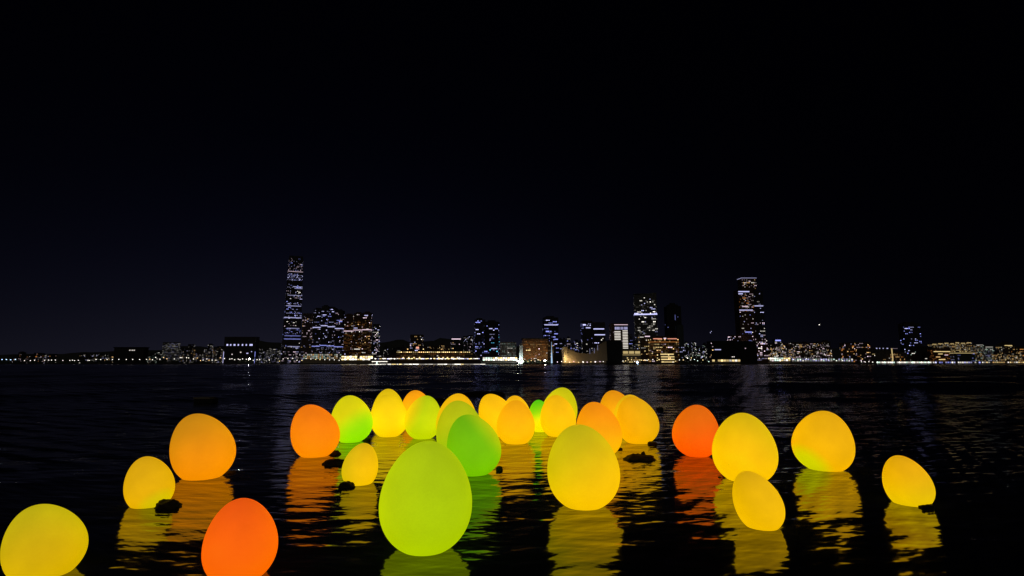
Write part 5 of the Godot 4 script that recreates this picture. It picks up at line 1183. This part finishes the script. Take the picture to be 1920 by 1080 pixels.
# ---------------------------------------------------------------- eggs
func egg_shape() -> ArrayMesh:
	var st := SurfaceTool.new()
	st.begin(Mesh.PRIMITIVE_TRIANGLES)
	var n := 56
	var m := 36
	for j in m + 1:
		var t := -cos(PI * j / m)
		var r := sqrt(maxf(0.0, 1.0 - t * t)) * (1.0 - 0.16 * t)
		# slope of the outline for the normal
		var th := PI * j / m
		var dr := cos(th) * (1.0 + 0.16 * cos(th)) - 0.16 * sin(th) * sin(th)
		var dy := sin(th)
		for i in n + 1:
			var a := TAU * i / n
			var nv := Vector3(cos(a) * dy, -dr, sin(a) * dy)
			if j == 0 or j == m:
				nv = Vector3(0, -1.0 if j == 0 else 1.0, 0)
			st.set_normal(nv.normalized())
			st.set_uv(Vector2(float(i) / n, (t + 1.0) / 2.0))
			st.add_vertex(Vector3(cos(a) * r, t, sin(a) * r))
	for j in m:
		for i in n:
			var a := j * (n + 1) + i
			for k in [a, a + 1, a + n + 1, a + 1, a + n + 2, a + n + 1]:
				st.add_index(k)
	return st.commit()


func egg(label: String, x: float, z: float, r: float, l: float, lean: float, pitch: float, sink: float, base: Color, other := Color.BLACK, towards := Vector3.ZERO, from_ := -0.9) -> void:
	var e := MeshInstance3D.new()
	e.name = numbered("glowing_egg")
	e.mesh = egg_mesh
	var y := Vector3(tan(lean), 1.0, tan(pitch)).normalized()
	var xa := (Vector3.RIGHT - y * y.x).normalized()
	var za := xa.cross(y)
	var b := Basis(xa * r, y * l, za * r)
	var low := 0.0
	for v in egg_mesh.surface_get_arrays(0)[Mesh.ARRAY_VERTEX]:
		low = minf(low, (b * v).y)
	e.transform = Transform3D(b, Vector3(x, -low - sink, z))
	# the lit skin: its own colour, light of neighbouring eggs painted into one side
	var rng := RandomNumberGenerator.new()
	rng.seed = hash(label)
	var w := 224
	var h := 144
	var cloud := FastNoiseLite.new()
	cloud.seed = rng.randi() % 1000
	cloud.frequency = 0.8
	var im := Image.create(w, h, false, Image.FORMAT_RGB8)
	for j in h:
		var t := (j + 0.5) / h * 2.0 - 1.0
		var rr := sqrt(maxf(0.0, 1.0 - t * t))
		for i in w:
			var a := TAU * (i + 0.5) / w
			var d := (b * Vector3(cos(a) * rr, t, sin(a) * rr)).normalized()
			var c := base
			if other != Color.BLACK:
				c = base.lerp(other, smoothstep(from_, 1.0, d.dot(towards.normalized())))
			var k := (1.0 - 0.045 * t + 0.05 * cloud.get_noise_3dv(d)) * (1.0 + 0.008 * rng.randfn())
			k *= 0.90 + 0.11 * sqrt(rr)   # glow painted dimmer towards the two poles for a brighter core
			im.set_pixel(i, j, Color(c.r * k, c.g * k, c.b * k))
	var m := StandardMaterial3D.new()
	m.albedo_color = Color(0.42, 0.40, 0.36).linear_to_srgb()
	m.roughness = 0.55
	m.metallic_specular = 0.15
	m.emission_enabled = true
	m.emission = Color.WHITE
	m.emission_operator = BaseMaterial3D.EMISSION_OP_MULTIPLY
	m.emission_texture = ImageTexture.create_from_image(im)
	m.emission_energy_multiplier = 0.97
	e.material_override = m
	add_child(e)
	tag(e, label, "egg lamp", "glowing eggs afloat in the water")
	# the lamp inside: its light leaves through the skin
	var lamp_ := OmniLight3D.new()
	lamp_.name = "egg_light"
	lamp_.light_color = base
	lamp_.light_energy = 0.25
	lamp_.light_size = r * 0.5
	lamp_.omni_range = 40.0
	lamp_.omni_attenuation = 2.0
	lamp_.shadow_enabled = true
	lamp_.scale = Vector3.ONE
	e.add_child(lamp_)


func rgb(r: int, g: int, b := 0) -> Color:
	return Color(r / 255.0, g / 255.0, b / 255.0)


func build_eggs() -> void:
	egg_mesh = egg_shape()
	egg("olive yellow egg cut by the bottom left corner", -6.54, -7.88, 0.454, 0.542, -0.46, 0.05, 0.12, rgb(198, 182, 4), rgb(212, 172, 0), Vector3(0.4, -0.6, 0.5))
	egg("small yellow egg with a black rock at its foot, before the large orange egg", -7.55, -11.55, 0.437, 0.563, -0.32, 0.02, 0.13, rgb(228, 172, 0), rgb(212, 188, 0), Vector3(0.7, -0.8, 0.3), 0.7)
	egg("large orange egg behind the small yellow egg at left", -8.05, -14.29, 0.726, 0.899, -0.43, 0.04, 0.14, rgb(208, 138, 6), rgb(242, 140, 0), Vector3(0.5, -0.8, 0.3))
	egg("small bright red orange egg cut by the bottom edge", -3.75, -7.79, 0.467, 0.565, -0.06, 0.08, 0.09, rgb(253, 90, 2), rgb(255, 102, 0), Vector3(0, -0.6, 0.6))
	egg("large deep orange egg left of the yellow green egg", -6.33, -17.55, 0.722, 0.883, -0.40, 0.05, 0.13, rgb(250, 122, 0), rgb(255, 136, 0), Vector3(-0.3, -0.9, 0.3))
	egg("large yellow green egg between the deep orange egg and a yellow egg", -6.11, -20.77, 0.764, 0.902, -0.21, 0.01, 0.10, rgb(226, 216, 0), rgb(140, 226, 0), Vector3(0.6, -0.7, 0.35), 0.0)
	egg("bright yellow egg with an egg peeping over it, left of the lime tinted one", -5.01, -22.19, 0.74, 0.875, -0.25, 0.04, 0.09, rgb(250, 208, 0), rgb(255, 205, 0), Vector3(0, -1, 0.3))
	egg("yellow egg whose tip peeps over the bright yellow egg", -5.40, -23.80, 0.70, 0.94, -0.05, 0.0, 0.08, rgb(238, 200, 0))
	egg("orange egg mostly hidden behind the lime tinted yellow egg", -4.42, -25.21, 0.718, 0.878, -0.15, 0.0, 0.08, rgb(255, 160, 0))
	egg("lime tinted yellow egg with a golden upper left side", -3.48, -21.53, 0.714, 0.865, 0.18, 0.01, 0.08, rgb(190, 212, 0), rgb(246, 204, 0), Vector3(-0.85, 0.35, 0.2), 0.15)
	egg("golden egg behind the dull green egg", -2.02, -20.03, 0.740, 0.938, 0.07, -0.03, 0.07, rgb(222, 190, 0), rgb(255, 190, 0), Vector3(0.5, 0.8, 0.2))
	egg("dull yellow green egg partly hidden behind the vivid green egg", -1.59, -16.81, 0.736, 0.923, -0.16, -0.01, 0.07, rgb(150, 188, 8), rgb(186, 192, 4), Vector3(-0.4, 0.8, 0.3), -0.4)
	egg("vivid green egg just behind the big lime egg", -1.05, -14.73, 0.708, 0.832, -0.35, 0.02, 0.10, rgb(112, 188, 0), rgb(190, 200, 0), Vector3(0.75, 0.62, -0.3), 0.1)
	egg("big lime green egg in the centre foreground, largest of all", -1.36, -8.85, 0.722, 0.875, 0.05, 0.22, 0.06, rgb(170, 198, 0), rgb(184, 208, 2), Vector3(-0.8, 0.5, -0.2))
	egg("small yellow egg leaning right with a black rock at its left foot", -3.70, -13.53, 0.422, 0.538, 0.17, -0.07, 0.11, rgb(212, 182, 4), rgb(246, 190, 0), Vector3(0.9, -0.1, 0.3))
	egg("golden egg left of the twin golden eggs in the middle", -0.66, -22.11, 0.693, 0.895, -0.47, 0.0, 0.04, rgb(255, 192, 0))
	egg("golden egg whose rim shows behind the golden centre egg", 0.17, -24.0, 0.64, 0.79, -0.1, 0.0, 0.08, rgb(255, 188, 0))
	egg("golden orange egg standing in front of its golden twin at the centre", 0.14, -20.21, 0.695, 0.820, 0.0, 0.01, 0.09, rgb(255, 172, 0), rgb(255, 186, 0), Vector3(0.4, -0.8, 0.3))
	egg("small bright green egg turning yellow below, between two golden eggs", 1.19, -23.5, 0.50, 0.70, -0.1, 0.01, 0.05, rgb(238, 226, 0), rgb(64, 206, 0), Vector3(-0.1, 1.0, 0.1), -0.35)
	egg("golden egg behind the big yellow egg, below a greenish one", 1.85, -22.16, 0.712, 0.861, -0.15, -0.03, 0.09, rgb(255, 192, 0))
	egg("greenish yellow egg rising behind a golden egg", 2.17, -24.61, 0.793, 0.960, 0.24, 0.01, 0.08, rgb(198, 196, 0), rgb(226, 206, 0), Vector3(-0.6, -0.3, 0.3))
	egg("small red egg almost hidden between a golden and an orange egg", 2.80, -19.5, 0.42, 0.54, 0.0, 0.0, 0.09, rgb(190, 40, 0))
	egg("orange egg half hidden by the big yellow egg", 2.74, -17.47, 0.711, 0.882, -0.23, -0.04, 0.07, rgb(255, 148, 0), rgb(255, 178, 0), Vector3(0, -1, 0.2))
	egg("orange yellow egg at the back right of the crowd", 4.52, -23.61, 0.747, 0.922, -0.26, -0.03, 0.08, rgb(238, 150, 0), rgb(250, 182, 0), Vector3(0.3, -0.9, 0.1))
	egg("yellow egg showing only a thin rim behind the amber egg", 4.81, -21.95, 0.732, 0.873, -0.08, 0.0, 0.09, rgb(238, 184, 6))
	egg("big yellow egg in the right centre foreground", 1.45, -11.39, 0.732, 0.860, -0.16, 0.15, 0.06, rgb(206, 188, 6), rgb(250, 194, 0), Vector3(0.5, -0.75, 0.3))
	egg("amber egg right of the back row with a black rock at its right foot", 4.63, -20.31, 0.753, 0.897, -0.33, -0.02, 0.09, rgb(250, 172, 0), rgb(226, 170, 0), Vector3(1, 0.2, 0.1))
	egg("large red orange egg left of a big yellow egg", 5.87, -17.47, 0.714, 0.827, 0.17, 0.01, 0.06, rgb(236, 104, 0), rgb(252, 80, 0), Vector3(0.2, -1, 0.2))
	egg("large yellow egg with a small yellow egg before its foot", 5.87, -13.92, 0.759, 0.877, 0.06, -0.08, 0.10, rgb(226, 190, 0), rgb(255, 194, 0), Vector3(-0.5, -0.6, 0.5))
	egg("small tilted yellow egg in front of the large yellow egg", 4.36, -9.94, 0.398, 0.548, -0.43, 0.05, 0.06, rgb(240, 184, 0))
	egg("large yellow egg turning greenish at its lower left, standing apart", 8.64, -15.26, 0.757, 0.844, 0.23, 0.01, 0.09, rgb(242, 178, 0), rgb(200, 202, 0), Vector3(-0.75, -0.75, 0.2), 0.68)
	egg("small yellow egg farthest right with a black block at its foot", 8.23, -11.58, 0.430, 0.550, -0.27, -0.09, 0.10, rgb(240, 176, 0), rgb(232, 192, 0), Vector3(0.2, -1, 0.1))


# ---------------------------------------------------------------- rocks
func rock(label: String, x: float, z: float, w: float, h: float, sd: int, blocky := 0.0) -> void:
	var n := FastNoiseLite.new()
	n.seed = sd
	n.frequency = 1.1
	n.fractal_octaves = 4
	var st := begin()
	st.set_smooth_group(0)
	var a := 28
	var b := 18
	var v := []
	for j in b + 1:
		for i in a + 1:
			var u := TAU * (i % a) / a
			var t := PI * (float(j) / b - 0.5)
			var d := Vector3(cos(u) * cos(t), sin(t), sin(u) * cos(t))
			if blocky > 0.0:
				var mx := maxf(absf(d.x), maxf(absf(d.y), absf(d.z)))
				d = d.lerp(d / mx * 0.86, blocky)
			var k := 1.0 + 0.3 * n.get_noise_3dv(d * 1.3 + Vector3(sd, 0, 0)) + 0.12 * n.get_noise_3dv(d * 5.0)
			v.append(Vector3(d.x * w / 2 * k, maxf(-0.12, d.y * h * 0.82 * k), d.z * w * 0.4 * k))
	for j in b:
		for i in a:
			var p := j * (a + 1) + i
			for k in [p + a + 1, p, p + a + 2, p + a + 2, p, p + 1]:
				st.add_vertex(v[k])
	st.generate_normals()
	var o := part(numbered("rock"), st.commit(), rock_paint(), self)
	o.position = Vector3(x, 0.0, z - w * 0.36)
	tag(o, label, "rock", "black rocks among the eggs")


func rock_paint() -> StandardMaterial3D:
	if not mats.has("rock"):
		var n := FastNoiseLite.new()
		n.seed = 2
		n.frequency = 0.02
		n.fractal_octaves = 5
		var im := n.get_seamless_image(256, 256)
		im.convert(Image.FORMAT_RGB8)
		var m := StandardMaterial3D.new()
		m.albedo_color = Color(0.028, 0.025, 0.022).linear_to_srgb()
		m.roughness = 0.62
		m.metallic_specular = 0.25
		im.bump_map_to_normal_map(4.0)
		m.normal_enabled = true
		m.normal_texture = ImageTexture.create_from_image(im)
		m.uv1_triplanar = true
		m.uv1_scale = Vector3(3, 3, 3)
		mats["rock"] = m
	return mats["rock"]


func build_rocks() -> void:
	rock("black rounded rock at the right foot of the small yellow egg on the left", -7.00, -11.19, 0.48, 0.20, 1)
	rock("black flat rock between the deep orange egg and the small leaning egg", -5.15, -15.86, 0.67, 0.18, 2, 0.3)
	rock("black lump touching the right foot of the deep orange egg", -5.74, -17.66, 0.41, 0.15, 3)
	rock("black round rock at the left foot of the small leaning yellow egg", -3.91, -12.97, 0.40, 0.17, 4)
	rock("black wide low rock lying in the reflection of the amber egg", 3.91, -16.53, 0.99, 0.18, 5)
	rock("black knob standing on the back of the wide low rock", 4.05, -16.98, 0.16, 0.25, 6)
	rock("black block at the right foot of the amber egg", 5.06, -19.68, 0.34, 0.15, 7, 0.7)
	rock("tiny black rock at the right foot of the half hidden orange egg", 3.66, -18.61, 0.18, 0.09, 8)
	rock("black block at the right foot of the small egg farthest right", 8.32, -11.15, 0.30, 0.14, 9, 0.8)
	rock("black rock beside the right foot of the vivid green egg", -0.35, -15.16, 0.20, 0.13, 10, 0.4)
	rock("dark rock behind the right foot of the large orange egg", -7.54, -14.67, 0.34, 0.08, 11)
	rock("small black rock at the right foot of the yellow green egg", -5.57, -21.02, 0.27, 0.12, 12)
	rock("tiny dark rock between the red orange egg and the large yellow egg", 5.31, -14.14, 0.11, 0.05, 13)
	rock("lone dark rock in open water right of the back row", 9.23, -33.83, 0.46, 0.26, 14, 0.3)
	rock("long flat dark reef behind the golden eggs of the middle", -2.66, -49.30, 4.07, 0.39, 15)
	rock("small flat dark reef left of the long one behind the eggs", -5.65, -42.37, 1.66, 0.21, 16)
	# a nub of clear tape at the foot of the corner egg
	var p := thing("pontoon", "small dark flat float in the water behind the large orange egg", "float", Vector3(-23.5, 0, -41.8))
	part("hull", box_mesh(Vector3(-0.7, -0.1, -0.4), Vector3(0.7, 0.22, 0.4)), paint("float hull", Color(0.03, 0.03, 0.03), 0.7), p)
	part("deck", box_mesh(Vector3(-0.76, 0.22, -0.45), Vector3(0.5, 0.34, 0.45)), paint("float deck", Color(0.25, 0.24, 0.22), 0.8), p)
	var t := thing("tether_tab", "small clear tab at the right foot of the corner egg", "tab", Vector3(-6.40, 0.0, -8.32))
	part("tab", box_mesh(Vector3(-0.03, -0.02, -0.03), Vector3(0.03, 0.09, 0.03), 0.5), paint("tab", Color(0.6, 0.6, 0.55), 0.4), t)
